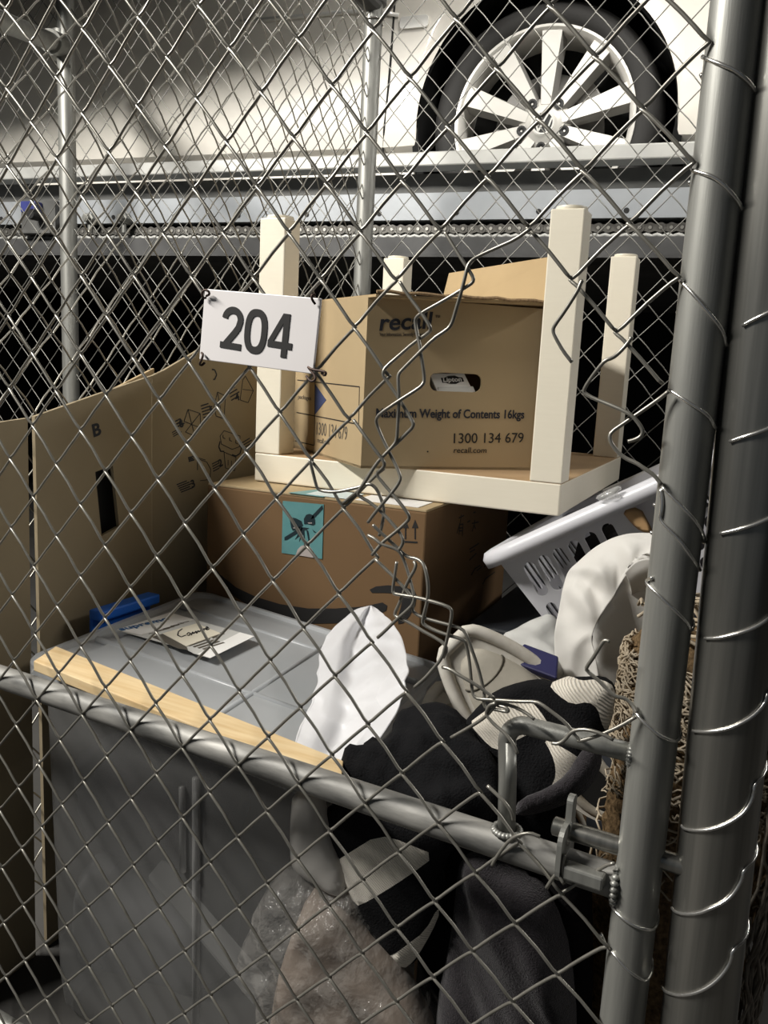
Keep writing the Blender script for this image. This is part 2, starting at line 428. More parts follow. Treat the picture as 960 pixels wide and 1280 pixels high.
# ------------------------------------------------------------------ lettering
def text(body, origin, xd, yd, size, mt, parent, width=None, bold=0.0, shear=0.0, name='lettering', depth=0.0004, align='LEFT', lift=0.0006, space=1.0):
    cu = bpy.data.curves.new('t', 'FONT'); cu.body = body; cu.size = 1.0; cu.offset = bold; cu.shear = shear; cu.align_x = 'LEFT'; cu.space_character = space; cu.resolution_u = 4
    tmp = bpy.data.objects.new('t', cu); COL.objects.link(tmp); bpy.context.view_layer.update()
    dg = bpy.context.evaluated_depsgraph_get(); me = bpy.data.meshes.new_from_object(tmp.evaluated_get(dg))
    bpy.data.objects.remove(tmp); bpy.data.curves.remove(cu)
    co = np.empty(len(me.vertices) * 3); me.vertices.foreach_get('co', co); co = co.reshape(-1, 3)
    x0, x1 = co[:, 0].min(), co[:, 0].max(); cap = 0.70
    sy = size / cap; sx = (width / (x1 - x0)) if width else sy
    xd = np.array(xd, float); yd = np.array(yd, float); xd /= np.linalg.norm(xd); yd = yd - xd * (xd @ yd); yd /= np.linalg.norm(yd)
    zn = np.cross(xd, yd); o3 = np.array(origin, float)
    X = (co[:, 0] - x0) * sx
    if align == 'CENTER': X = X - (x1 - x0) * sx / 2
    if align == 'RIGHT': X = X - (x1 - x0) * sx
    base = o3 + X[:, None] * xd + (co[:, 1] * sy)[:, None] * yd + zn * lift
    me.vertices.foreach_set('co', base.ravel()); me.polygons.foreach_set('use_smooth', [False] * len(me.polygons)); me.materials.clear(); me.materials.append(mt)
    bm = bmesh.new(); bm.from_mesh(me)
    r = bmesh.ops.extrude_face_region(bm, geom=list(bm.faces)); vs_ = [g for g in r['geom'] if isinstance(g, bmesh.types.BMVert)]
    bmesh.ops.translate(bm, verts=vs_, vec=Vector([float(c) for c in -zn * depth])); bmesh.ops.recalc_face_normals(bm, faces=bm.faces); bm.to_mesh(me); bm.free()
    me.name = name
    o = bpy.data.objects.new(name, me); COL.objects.link(o)
    if parent is not None: put(o, parent)
    return o


class Face:
    """a flat face: origin, x and y directions; draws thin printed marks on it"""
    def __init__(self, o, xd, yd):
        self.o = np.array(o, float); self.x = np.array(xd, float) / np.linalg.norm(xd); y = np.array(yd, float); y = y - self.x * (self.x @ y); self.y = y / np.linalg.norm(y)
        self.n = np.cross(self.x, self.y)

    def p(self, a, b, h=0.0): return self.o + self.x * a + self.y * b + self.n * h

    def px(self, u, v):
        w = UP(u, v, self.o, self.n) - self.o
        return float(w @ self.x), float(w @ self.y)

    def line(self, mb, a, b, w, mi=0, h=0.0006):
        a = np.array(a, float); b = np.array(b, float); d = b - a; d /= np.linalg.norm(d) + 1e-12; q = np.array([-d[1], d[0]]) * w / 2
        self.poly(mb, [a - q, b - q, b + q, a + q], mi, h)

    def path(self, mb, pts, w, mi=0, h=0.0006, closed=False):
        pts = list(pts) + ([pts[0]] if closed else [])
        for a, b in zip(pts[:-1], pts[1:]): self.line(mb, a, b, w, mi, h)

    def poly(self, mb, pts, mi=0, h=0.0006):
        mb.plate([(float(q[0]), float(q[1])) for q in pts], [], self.p, 0.0001, h, mi)

    def text(self, body, a, b, size, mt, parent, **k):
        rot = k.pop('rot', 0.0); c, s = math.cos(rot), math.sin(rot)
        return text(body, self.p(a, b), self.x * c + self.y * s, -self.x * s + self.y * c, size, mt, parent, **k)


def rrect(x0, y0, x1, y1, r, n=4):
    pts = []
    for cx, cy, a in ((x1 - r, y1 - r, 0), (x0 + r, y1 - r, PI / 2), (x0 + r, y0 + r, PI), (x1 - r, y0 + r, 1.5 * PI)):
        for k in range(n + 1): pts.append((cx + r * math.cos(a + PI / 2 * k / n), cy + r * math.sin(a + PI / 2 * k / n)))
    return pts

# ------------------------------------------------------------------ the setting
b = MB(); b.box((-6, -4, -0.08), (6, 7, 0.0)); struct(b.build('floor', M['concrete']))
b = MB(); b.box((-6, 6.8, 0), (6, 7, 3.6)); struct(b.build('wall_back', M['wall']))
b = MB(); b.box((-6.2, -4, 0), (-6, 7, 3.6)); struct(b.build('wall_left', M['wall']))
b = MB(); b.box((6, -4, 0), (6.2, 7, 3.6)); struct(b.build('wall_right', M['wall']))
b = MB(); b.box((-6, -4, 3.5), (6, 7, 3.6)); struct(b.build('ceiling', M['wall']))
# unseen beam, added and slanted to shade the upper part of the car
b = MB()
b.hexa([(-2.6, 0.20, 1.71), (0.25, 0.20, 2.17), (0.25, 0.45, 2.17), (-2.6, 0.45, 1.71), (-2.6, 0.20, 3.5), (0.25, 0.20, 3.5), (0.25, 0.45, 3.5), (-2.6, 0.45, 3.5)])
struct(b.build('shade_blocker_1', M['wall']))

# ------------------------------------------------------------------ car stacker platform and car
W0 = CP + ray(678.5, 153) * 2.30
PA = math.radians(5.0); PX = np.array([math.cos(PA), math.sin(PA), 0]); PN = np.array([-math.sin(PA), math.cos(PA), 0])


def PF(t, n, z): return W0 + PX * t + PN * n + np.array([0, 0, z])


def pf_px(u, v, n=0.0):
    w = UP(u, v, W0 + PN * n, PN) - W0
    return float(w @ PX), float(w[2])


PO = -0.15


def PQ(t, n, z): return PF(t, n + PO, z)


zt = pf_px(680, 186, PO)[1]; z1 = pf_px(680, 205, PO)[1]; z2 = pf_px(680, 241, PO)[1]; z3 = pf_px(680, 278, PO)[1]; z4 = pf_px(680, 297, PO)[1]; z5 = pf_px(680, 325, PO)[1]
TL, TR = -3.2, 1.5
plat = thing('parking_platform', PQ(0, 0.3, z5), 'galvanised steel car lift platform carrying the white car behind the cage', 'car lift')
b = MB(); b.box((TL, -0.02, z1), (TR, 0.05, zt), fr=PQ); rim_o = b.build('deck_rim', M['steel'], plat, bevel=0.004)
b = MB(); b.box((TL, 0.07, z2 - 0.05), (TR, 0.10, z1), fr=PQ); b.build('web', M['steel_dark'], plat)
b = MB(); b.box((TL, -0.03, z3 + 0.004), (TR, 0.08, z2), fr=PQ)
for k in range(16):
    t = -2.6 + k * 0.22
    b.lathe([(0.0, -0.0312), (0.007, -0.0312), (0.007, -0.0300)], lambda x, y, h, t=t: PQ(t + x, h, z3 + 0.022 + y), sides=10, mi=1)
b.build('channel_plate', [M['steel_blue'], M['gap']], plat)
b = MB(); b.box((TL, -0.01, z4 - 0.006), (TR, 0.10, z4 + 0.004), fr=PQ); b.build('chain_ledge', M['steel'], plat)
b = MB(); b.box((TL, 0.03, z4), (TR, 0.06, z3 + 0.01), fr=PQ); b.build('chain_recess', M['gap'], plat)
b = MB(); b.box((TL, -0.04, z5), (TR, 0.10, z4 - 0.004), fr=PQ); b.box((TL, -0.052, z5), (TR, -0.04, z5 + 0.008), fr=PQ); b.build('lower_beam', M['steel_mid'], plat)
b = MB(); b.box((TL, 0.08, -0.345), (TR, 2.3, -0.322), fr=PQ); b.build('deck_plate', M['steel_dark'], plat)
for u in (118, 160):
    t, z = pf_px(u, 280, PO - 0.03)
    b = MB(); b.lathe([(0.0, -0.075), (0.012, -0.075), (0.012, -0.06), (0.018, -0.06), (0.018, -0.03)], lambda x, y, h: PQ(t + x, h, z + 0.012 + y), sides=6)
    b.tube([PQ(t, -0.05, z + 0.01), PQ(t, -0.05, z - 0.03)], 0.008, 8)
    b.build('bolt', M['galv'], plat, bevel=0.001)
# the drive chain
ch = thing('roller_chain', PQ(0, -0.012, z4), 'dark oily roller chain running along the lift platform edge under the car', 'chain')
pitch = 0.0254; zc = (z3 + z4) / 2 + 0.002


def link_bm(t):
    b = MB(); pts = []
    for k in range(9): a = PI / 2 + PI * k / 8; pts.append((-pitch / 2 + 0.0125 * math.cos(a), 0.0125 * math.sin(a)))
    pts.append((0, -0.008))
    for k in range(9): a = -PI / 2 + PI * k / 8; pts.append((pitch / 2 + 0.0125 * math.cos(a), 0.0125 * math.sin(a)))
    pts.append((0, 0.008))
    for n0 in (-0.016, 0.010): b.plate(pts, [], lambda x, y, h: PQ(t + x, h, zc + y), n0, n0 + 0.003, 0)
    for s in (-1, 1):
        b.lathe([(0, -0.0185), (0.0045, -0.0185), (0.0045, 0.013)], lambda x, y, h: PQ(t + s * pitch / 2 + x, h, zc + y), sides=8, mi=1)
        b.lathe([(0.008, -0.013), (0.008, 0.010)], lambda x, y, h: PQ(t + s * pitch / 2 + x, h, zc + y), sides=8, mi=0)
    return b


lk = link_bm(-1.75).build('link', [M['chain'], M['chain_pin']], ch)
for k in range(1, 98):
    c = lk.copy(); COL.objects.link(c); c.location = [float(x) for x in PX * pitch * k + PN * (0.0016 if k % 2 else 0)]
# a light-coloured lower run of the chain guide
b = MB(); pts = [PQ(-1.75 + k * pitch / 4, -0.022, z4 + 0.001 + 0.0022 * math.sin(k * PI / 2)) for k in range(98 * 4)]; b.tube(pts, 0.0052, 6); b.build('chain_guide_edge', M['steel'], plat, smooth=True)
# sensor on a bracket
t, z = pf_px(42, 262, PO - 0.06)
sn = thing('lift_sensor', PQ(t, -0.06, z - 0.05), 'small blue sensor with black eye bolted to lift platform, far left', 'sensor')
b = MB(); b.box((t - 0.03, -0.085, z - 0.012), (t + 0.028, -0.05, z + 0.022), fr=PQ); sb = b.build('housing', M['sensor_blue'], sn, bevel=0.004)
b = MB(); b.lathe([(0, -0.10), (0.014, -0.10), (0.017, -0.092), (0.017, -0.07)], lambda x, y, h: PQ(t + 0.022 + x, h, z - 0.02 + y), sides=16); b.build('sensor_eye', M['plastic_black'], sn)
b = MB(); b.box((t - 0.06, -0.05, z - 0.07), (t + 0.075, -0.03, z + 0.03), fr=PQ); b.box((t - 0.06, -0.075, z - 0.075), (t + 0.075, -0.03, z - 0.065), fr=PQ); b.build('bracket', M['steel_dark'], sn, bevel=0.002)

# car
car = thing('car', PF(-1.0, 0.9, -0.325), 'silver white car with ten-spoke alloy wheel parked on the lift platform', 'car')
AR = 0.352; AZ = -0.005                   # wheel arch radius and centre height
sillz = pf_px(300, 203, -0.02)[1]
prof = [(0.030, sillz), (-0.006, sillz + 0.010), (-0.020, sillz + 0.035), (-0.026, sillz + 0.075), (-0.031, sillz + 0.10), (-0.030, sillz + 0.12), (-0.033, sillz + 0.20), (-0.045, sillz + 0.30), (-0.055, sillz + 0.40),
        (-0.058, sillz + 0.455), (-0.056, sillz + 0.470), (-0.050, sillz + 0.50), (-0.040, sillz + 0.58), (0.0, sillz + 0.66), (0.05, sillz + 0.70)]
pz = np.array([q[1] for q in prof]); pn = np.array([q[0] for q in prof])
cols = list(np.linspace(-3.0, -AR - 0.004, 40)) + [AR * math.cos(a) for a in np.linspace(PI, 0, 49)] + [AR + 0.004] + list(np.linspace(AR + 0.02, 0.85, 12)[1:])
b = MB(); V = []; NR = 26


def body_n(t, z):
    n = float(np.interp(z, pz, pn))
    dr = math.hypot(t, z - AZ)
    if dr < AR + 0.05: n -= 0.014 * max(0.0, 1 - (dr - AR) / 0.05) ** 2        # flared lip
    if t > 0.55: n += 0.9 * (t - 0.55) ** 2
    if t < -2.5: n += 0.4 * (t + 2.5) ** 2
    return n


for t in cols:
    zlo = pz[0]
    if abs(t) <= AR + 1e-6: zlo = max(zlo, AZ + math.sqrt(max(AR * AR - t * t, 0)))
    zs = zlo + (pz[-1] - zlo) * np.linspace(0, 1, NR)
    V.append([PF(t, body_n(t, z), z) for z in zs])
n_ = len(cols)
b.add([q for c in V for q in c], [(i * NR + k, (i + 1) * NR + k, (i + 1) * NR + k + 1, i * NR + k + 1) for i in range(n_ - 1) for k in range(NR - 1)])
# top, far side and ends close the shell
top = [c[-1] for c in V]
far = [q + PN * 1.7 for q in top]
b.add(top + far, [(i, i + 1, n_ + i + 1, n_ + i) for i in range(n_ - 1)])
farlo = [q - np.array([0, 0, 0.6]) for q in far]
b.add(far + farlo, [(i, i + 1, n_ + i + 1, n_ + i) for i in range(n_ - 1)])
for c, k in ((V[0], 0), (V[-1], -1)): b.add([c[0], c[-1], far[k], farlo[k]], [(0, 1, 2, 3)])
body = b.build('body', M['car'], car, smooth=True, angle=math.radians(38))
# greenhouse
g0 = sillz + 0.70; b = MB()
ga = [(-2.6, 0.08, g0), (0.35, 0.08, g0), (0.35, 1.62, g0), (-2.6, 1.62, g0), (-1.7, 0.28, g0 + 0.45), (-0.15, 0.28, g0 + 0.45), (-0.15, 1.42, g0 + 0.45), (-1.7, 1.42, g0 + 0.45)]
b.hexa([PF(*q) for q in ga]); b.build('side_glass', M['glass_dark'], car, bevel=0.03)
b = MB(); b.hexa([PF(-1.75, 0.25, g0 + 0.44), PF(-0.1, 0.25, g0 + 0.44), PF(-0.1, 1.45, g0 + 0.44), PF(-1.75, 1.45, g0 + 0.44), PF(-1.6, 0.35, g0 + 0.50), PF(-0.25, 0.35, g0 + 0.50), PF(-0.25, 1.35, g0 + 0.50), PF(-1.6, 1.35, g0 + 0.50)]); b.build('roof', M['car'], car, bevel=0.02)
# underbody and arch liner
b = MB(); b.box((-3.0, 0.06, -0.14), (-AR - 0.05, 1.7, sillz + 0.05), fr=PF); b.box((AR + 0.05, 0.06, -0.14), (0.85, 1.7, sillz + 0.05), fr=PF); b.build('underbody', M['liner'], car)
b = MB(); b.lathe([(AR - 0.003, -0.036), (AR + 0.02, -0.02), (AR + 0.02, 0.32), (0.0, 0.32)], lambda x, y, h: PF(x, h, AZ + y), sides=40, a0=-0.62, a1=PI + 0.62); b.build('wheel_arch', M['liner'], car, smooth=True, angle=0.6)
# door shut line, sill gap, sill strip, moulding with painted highlight, painted reflection
b = MB()
pts = [pf_px(u, v, -0.035) for u, v in ((500, -40), (497, 0), (491, 60), (485, 110), (479, 160), (475, 187))]
for (t0, za), (t1, zb) in zip(pts[:-1], pts[1:]):
    n0 = body_n(t0, za) ; n1 = body_n(t1, zb)
    b.tube([PF(t0, n0, za), PF(t1, n1, zb)], 0.0032, 6)
b.build('door_gap', M['gap'], car)
t0 = pf_px(50, 205)[0]
b = MB(); b.tube([PF(t0, -0.012, sillz - 0.001), PF(-AR - 0.01, -0.012, sillz - 0.001)], 0.0075, 6); b.build('sill_gap', M['gap'], car)
b = MB(); b.box((t0, -0.024, sillz - 0.06), (-AR - 0.006, 0.03, sillz - 0.008), fr=PF); b.build('sill_strip', M['car'], car, bevel=0.003)
b = MB(); pts = []
for u, v in ((300, 26), (380, 19), (430, 14), (470, 13), (497, 18)):
    t, z = pf_px(u, v, -0.06); pts.append(PF(t, body_n(t, z) - 0.001, z))
b.tube(pts, 0.006, 8); b.build('highlight_moulding', M['chrome'], car, smooth=True)  # the highlight on the moulding is put into its pale colour
b = MB(); t, z = pf_px(518, 28, -0.05)
b.plate(rrect(-0.042, -0.016, 0.042, 0.016, 0.010), [], lambda x, y, h: PF(t + x, body_n(t, z) + h, z + y), -0.006, 0.01); b.build('reflection_patch', M['chrome'], car, bevel=0.003)  # bright plate stands in for a reflection on the body
t, z = pf_px(962, 112, -0.0)
b = MB(); b.box((t - 0.05, body_n(t, z) - 0.05, z - 0.09), (t + 0.16, 0.12, z + 0.085), fr=PF); bl = b.build('bumper_grille', M['plastic_black'], car, bevel=0.03, segs=4)
b = MB(); b.tube([PF(t - 0.05, body_n(t, z) - 0.055, z - 0.002), PF(t + 0.14, body_n(t, z) - 0.055, z)], 0.008, 8); b.build('grille_bar', M['chrome'], bl, smooth=True)


# wheel
def WF(x, y, h): return PF(x, h, y)


wh = MB(); wh.lathe([(0.235, 0.17), (0.300, 0.19), (0.318, 0.15), (0.320, 0.06), (0.312, 0.012), (0.296, -0.012), (0.270, -0.020), (0.252, -0.012), (0.240, 0.0), (0.235, 0.17)], WF, 72)
tyre = wh.build('tyre', M['tyre'], car, smooth=True)
b = MB(); b.lathe([(0.228, 0.16), (0.228, 0.02), (0.232, -0.004), (0.240, -0.013), (0.247, -0.012), (0.249, -0.002), (0.247, 0.012), (0.240, 0.02), (0.240, 0.16), (0.228, 0.16)], WF, 72)
rimo = b.build('rim', M['alloy'], car, smooth=True, angle=0.7)
b = MB(); b.lathe([(0.0, 0.13), (0.235, 0.13)], WF, 48); b.build('rim_back', M['liner'], car)
b = MB(); b.lathe([(0.0, 0.085), (0.06, 0.085), (0.06, 0.10), (0.155, 0.10), (0.155, 0.12)], WF, 48); b.build('brake_disc', M['alloy_mid'], car, smooth=True, angle=0.5)
b = MB(); b.lathe([(0.10, 0.06), (0.165, 0.06), (0.165, 0.115), (0.10, 0.115), (0.10, 0.06)], WF, 10, a0=0.25, a1=1.0); b.build('brake_caliper', M['alloy_mid'], car, bevel=0.004)
sp = MB(); a = 0.0
RI, RO, wi, wo = 0.050, 0.233, 0.013, 0.027
# one spoke: bright machined face falling away to a grey flank
def SP(r, s, h): return WF(r, s, h)
sp.add([SP(RI, -wi, 0.012), SP(RI, wi, 0.012), SP(RO, wo, -0.006), SP(RO, -wo, -0.006)], [(0, 1, 2, 3)], 0)
sp.add([SP(RI, wi, 0.012), SP(RI, wi + 0.009, 0.045), SP(RO, wo + 0.007, 0.05), SP(RO, wo, -0.006)], [(0, 1, 2, 3)], 1)
sp.add([SP(RI, -wi, 0.012), SP(RI, -wi - 0.009, 0.045), SP(RO, -wo - 0.007, 0.05), SP(RO, -wo, -0.006)], [(3, 2, 1, 0)], 1)
sp.add([SP(RI, wi + 0.009, 0.045), SP(RI, -wi - 0.009, 0.045), SP(RO, -wo - 0.007, 0.05), SP(RO, wo + 0.007, 0.05)], [(0, 1, 2, 3)], 1)
base_v = sp.v
for k in range(10):
    an = math.radians(88 + 36 * k); c_, s_ = math.cos(an), math.sin(an)
    q = MB(); q.f = list(sp.f); q.m = list(sp.m)
    for p in base_v:
        w = np.array(p) - W0; x, y, h = float(w @ PX), float(w[2]), float(w @ PN)
        q.v.append(tuple(map(float, WF(x * c_ - y * s_, x * s_ + y * c_, h))))
    q.build('spoke', [M['alloy'], M['alloy_mid']], rimo, bevel=0.002)
b = MB(); b.lathe([(0.0, 0.004), (0.034, 0.004), (0.040, 0.009), (0.058, 0.016), (0.072, 0.03), (0.075, 0.06)], WF, 40); hub = b.build('hub', M['alloy'], rimo, smooth=True, angle=0.6)
for k in range(5):
    an = math.radians(52 + 72 * k); cx, cy = 0.062 * math.cos(an), 0.062 * math.sin(an)
    b = MB(); b.lathe([(0.0, 0.012), (0.009, 0.008), (0.014, 0.008), (0.014, 0.04)], lambda x, y, h: WF(cx + x, cy + y, h), 12); b.build('wheel_bolt', M['plastic_black'], rimo)
b = MB(); b.lathe([(0.0, 0.0035), (0.0305, 0.0035)], WF, 32); b.lathe([(0.0265, 0.003), (0.0265, 0.0005), (0.0312, 0.0005), (0.0312, 0.004)], WF, 40, mi=1)
EF = Face(WF(0, 0, 0.0034), PX, (0, 0, 1))
for pts in ([(-0.013, 0.0235), (-0.0005, 0.0015), (0.0005, 0.0015), (0.013, 0.0235)], [(-0.0235, 0.012), (-0.0120, -0.0225), (0.0, 0.000), (0.0120, -0.0225), (0.0235, 0.012)]):
    EF.path(b, pts, 0.0046, 1, 0.002)
b.build('emblem', [M['plastic_black'], M['chrome']], rimo)


# ------------------------------------------------------------------ chain-link weaving
def weave(mb, pos, k0, k1, j0, j1, r, present=None, sides=6, dr=0.05, dl=0.05, dense=True):
    """chain-link wires: wire k zigzags between the knot columns k and k+1, rows j; pos(i, j, off)"""
    tt = (0.0, 0.04, 0.11, 0.25, 0.5, 0.75, 0.89, 0.96) if dense else (0.0, 0.08, 0.5, 0.92)
    for k in range(k0, k1):
        run = []
        for j in range(j1, j0, -1):
            ia = k if (k + j) % 2 == 0 else k + 1; ib = k + 1 if ia == k else k
            if present and not present(0.5 * (ia + ib), j - 0.5):
                if len(run) > 1: mb.tube(run, r, sides)
                run = []; continue
            right = ib > ia
            for t in tt:
                di = r * 0.9 * (1 if ia > k else -1) * max(0, 1 - t * 9) + r * 0.9 * (1 if ib > k else -1) * max(0, 1 - (1 - t) * 9)
                bz = (dr(j) if right else dl(j)) * math.sin(PI * t) if callable(dr) else (dr if right else dl) * math.sin(PI * t)
                of = (-1 if right else 1) * r * 1.25 * min(1.0, math.sin(PI * t) * 2.2)
                p = pos(ia + (ib - ia) * t, j - t + bz * 1.2, of)
                p = p + GUX * di
                if right: p = p + GUX * bz * 0.02
                run.append(p)
        if len(run) > 1: mb.tube(run, r, sides)


def pole(name, base, top, r, m_, parent, sides=28):
    b = MB(); b.tube([base, top], r, sides); return b.build(name, m_, parent, smooth=True, angle=0.6)


# ---- back fence: our bay and the neighbour's bay
YB = 0.66
mp = UY(455, 300, YB); lp = UY(86, 300, YB)
bf = thing('chain_link_fence', (0.35, YB, 0), 'thin wire chain-link back fence of the cage, in front of the car lift', 'fence', None)
pole('fence_post', (mp[0], YB, 0), (mp[0], YB, 2.3), 0.0215, M['galv'], bf)
b = MB(); b.tube([(mp[0], YB, 1.765), (mp[0], YB, 1.80)], 0.030, 20); b.tube([(mp[0], YB, 1.765), (mp[0] - 0.02, YB - 0.1, 1.79)], 0.026, 16); b.build('corner_clamp', M['steel_dark'], bf, bevel=0.003)
pole('fence_post', (1.02, YB, 0), (1.02, YB, 2.3), 0.0215, M['galv'], bf)
kn = UY(798, 421, YB + 0.0); WB, HB = 0.0765, 0.0835


def back_pos(i, j, off, s=1.0): return np.array([kn[0] + i * WB / 2, YB + off, kn[2] + j * HB / 2 + 0.004 * noise.noise(Vector((i * .3, j * .3, 2)))])


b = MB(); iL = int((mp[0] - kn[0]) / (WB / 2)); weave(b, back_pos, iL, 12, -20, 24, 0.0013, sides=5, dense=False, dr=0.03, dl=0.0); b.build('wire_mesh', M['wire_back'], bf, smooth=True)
for z in (1.72, 0.15):
    b = MB(); b.tube([(mp[0] + 0.024 * math.cos(a), YB + 0.024 * math.sin(a), z + 0.002 * a) for a in np.linspace(0, 2 * PI, 20)], 0.002, 6); b.build('tie_wire', M['tie'], bf, smooth=True)
nf = thing('chain_link_fence', ((mp[0] + lp[0]) / 2, YB, 0), 'far chain-link fence of the neighbouring cage with a pipe joint at its left pole', 'fence')
pole('fence_post', (lp[0], YB, 0), (lp[0], YB, 2.3), 0.024, M['galv'], nf)
ra = UY(77, 57, YB); rb = CP + ray(-30, 14) * 1.7
pole('top_rail', ra + (rb - ra) * 1.3, ra, 0.0225, M['galv'], nf)
b = MB(); d = (rb - ra) / np.linalg.norm(rb - ra); b.tube([ra + d * 0.13, ra + d * 0.02], 0.030, 20); b.tube([ra - np.array([0, 0, 0.035]), ra + np.array([0, 0, 0.035])], 0.032, 20); b.build('pipe_joint', M['galv'], nf, smooth=True, angle=0.6)
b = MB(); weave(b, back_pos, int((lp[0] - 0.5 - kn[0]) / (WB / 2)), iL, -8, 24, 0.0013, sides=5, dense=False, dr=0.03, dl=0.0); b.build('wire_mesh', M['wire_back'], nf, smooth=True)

# ---- left side fence
sf = thing('chain_link_fence', (-0.155, 0.05, 0), 'chain-link side fence behind the opened-out cardboard on the left', 'fence')
SD = np.array([-0.03, -1.22, 0.0]); SD /= np.linalg.norm(SD); SNm = np.array([1.0, -0.025, 0])


def side_pos(i, j, off): return np.array([mp[0], YB, 0.07]) + SD * (i * 0.036) + SNm * off + np.array([0, 0, j * 0.0385 + 0.006 * noise.noise(Vector((i * .25, j * .25, 9)))])


b = MB(); weave(b, side_pos, 0, 33, 0, 47, 0.0015, sides=5, dense=False, dr=0.06, dl=0.04); b.build('wire_mesh', M['wire'], sf, smooth=True)
pole('fence_post', (mp[0] - 0.035, -0.575, 0), (mp[0] - 0.035, -0.575, 2.3), 0.0215, M['galv'], sf)

# ------------------------------------------------------------------ the gate
gate = thing('chain_link_gate', SZ(0.36, 0.05), 'torn chain-link gate of the storage cage with welded handle and slide bolt', 'gate')
RS = 0.0172; RR = 0.0135
sc = UG(848, 690); SS_ = float(sc @ GUX)
st0, st1 = SZ(SS_ - 0.004, 0.05), SZ(SS_ + 0.0005, 1.9)
stile = pole('stile', st0, st1, RS, M['galv'], gate, 36)
pole('hinge_stile', SZ(-0.115, 0.05), SZ(-0.115, 1.9), RS, M['galv'], gate)
zr = float(UG(600, 1045)[2])
pole('mid_rail', SZ(-0.115, zr), SZ(SS_ - 0.012, zr), RR, M['galv_rail'], gate, 28)
pole('top_rail', SZ(-0.115, 1.9), SZ(SS_, 1.9), RR, M['galv'], gate)
pole('bottom_rail', SZ(-0.115, 0.06), SZ(SS_, 0.06), RR, M['galv'], gate)
PS = [-0.00416, -0.00409, 0.00637, -0.00135, -0.0026, 0.00649, 0.00598, -0.00023, 0.0004, -0.00342]
PZ = [-0.00325, -0.00291, 0.00845, 0.0043, -0.01233, -0.00026, 0.00789, -0.00869, 0.00498, -0.00258]


def lat(i, j):
    x = (min(max(i, 2), 22) - 12) / 10; y = (min(max(j, 9), 33) - 20) / 10
    B = (1, x, y, x * x, x * y, y * y, x ** 3, x * x * y, x * y * y, y ** 3)
    return 0.012461 + 0.035887 * i + sum(p * q for p, q in zip(PS, B)), 0.025986 + 0.037557 * j + sum(p * q for p, q in zip(PZ, B))


OFFM = -0.0145


def gate_pos(i, j, off):
    s, z = lat(i, j); return SZ(s, z, OFFM + off)


def proj(P):
    w = RM @ (np.array(P) - CP); return (480 + F * w[0] / w[2], 640 + F * w[1] / w[2])


HOLE = [(502, 357), (556, 290), (664, 302), (728, 374), (787, 432), (835, 502), (842, 700), (835, 1070), (790, 1092), (700, 1090), (640, 1030), (613, 984), (566, 924), (520, 862), (475, 799), (472, 700), (442, 640), (470, 597), (446, 528), (490, 470), (470, 440)]


def present(i, j):
    p = np.array([proj(gate_pos(i, j, 0))]); return not inside(p, HOLE)[0]


b = MB(); weave(b, gate_pos, -3, 22, 2, 48, 0.00145, present, sides=8, dr=lambda j: 0.055 if j < 23 else 0.02, dl=lambda j: 0.02 if j < 23 else 0.045); b.build('wire_mesh', M['wire'], gate, smooth=True)

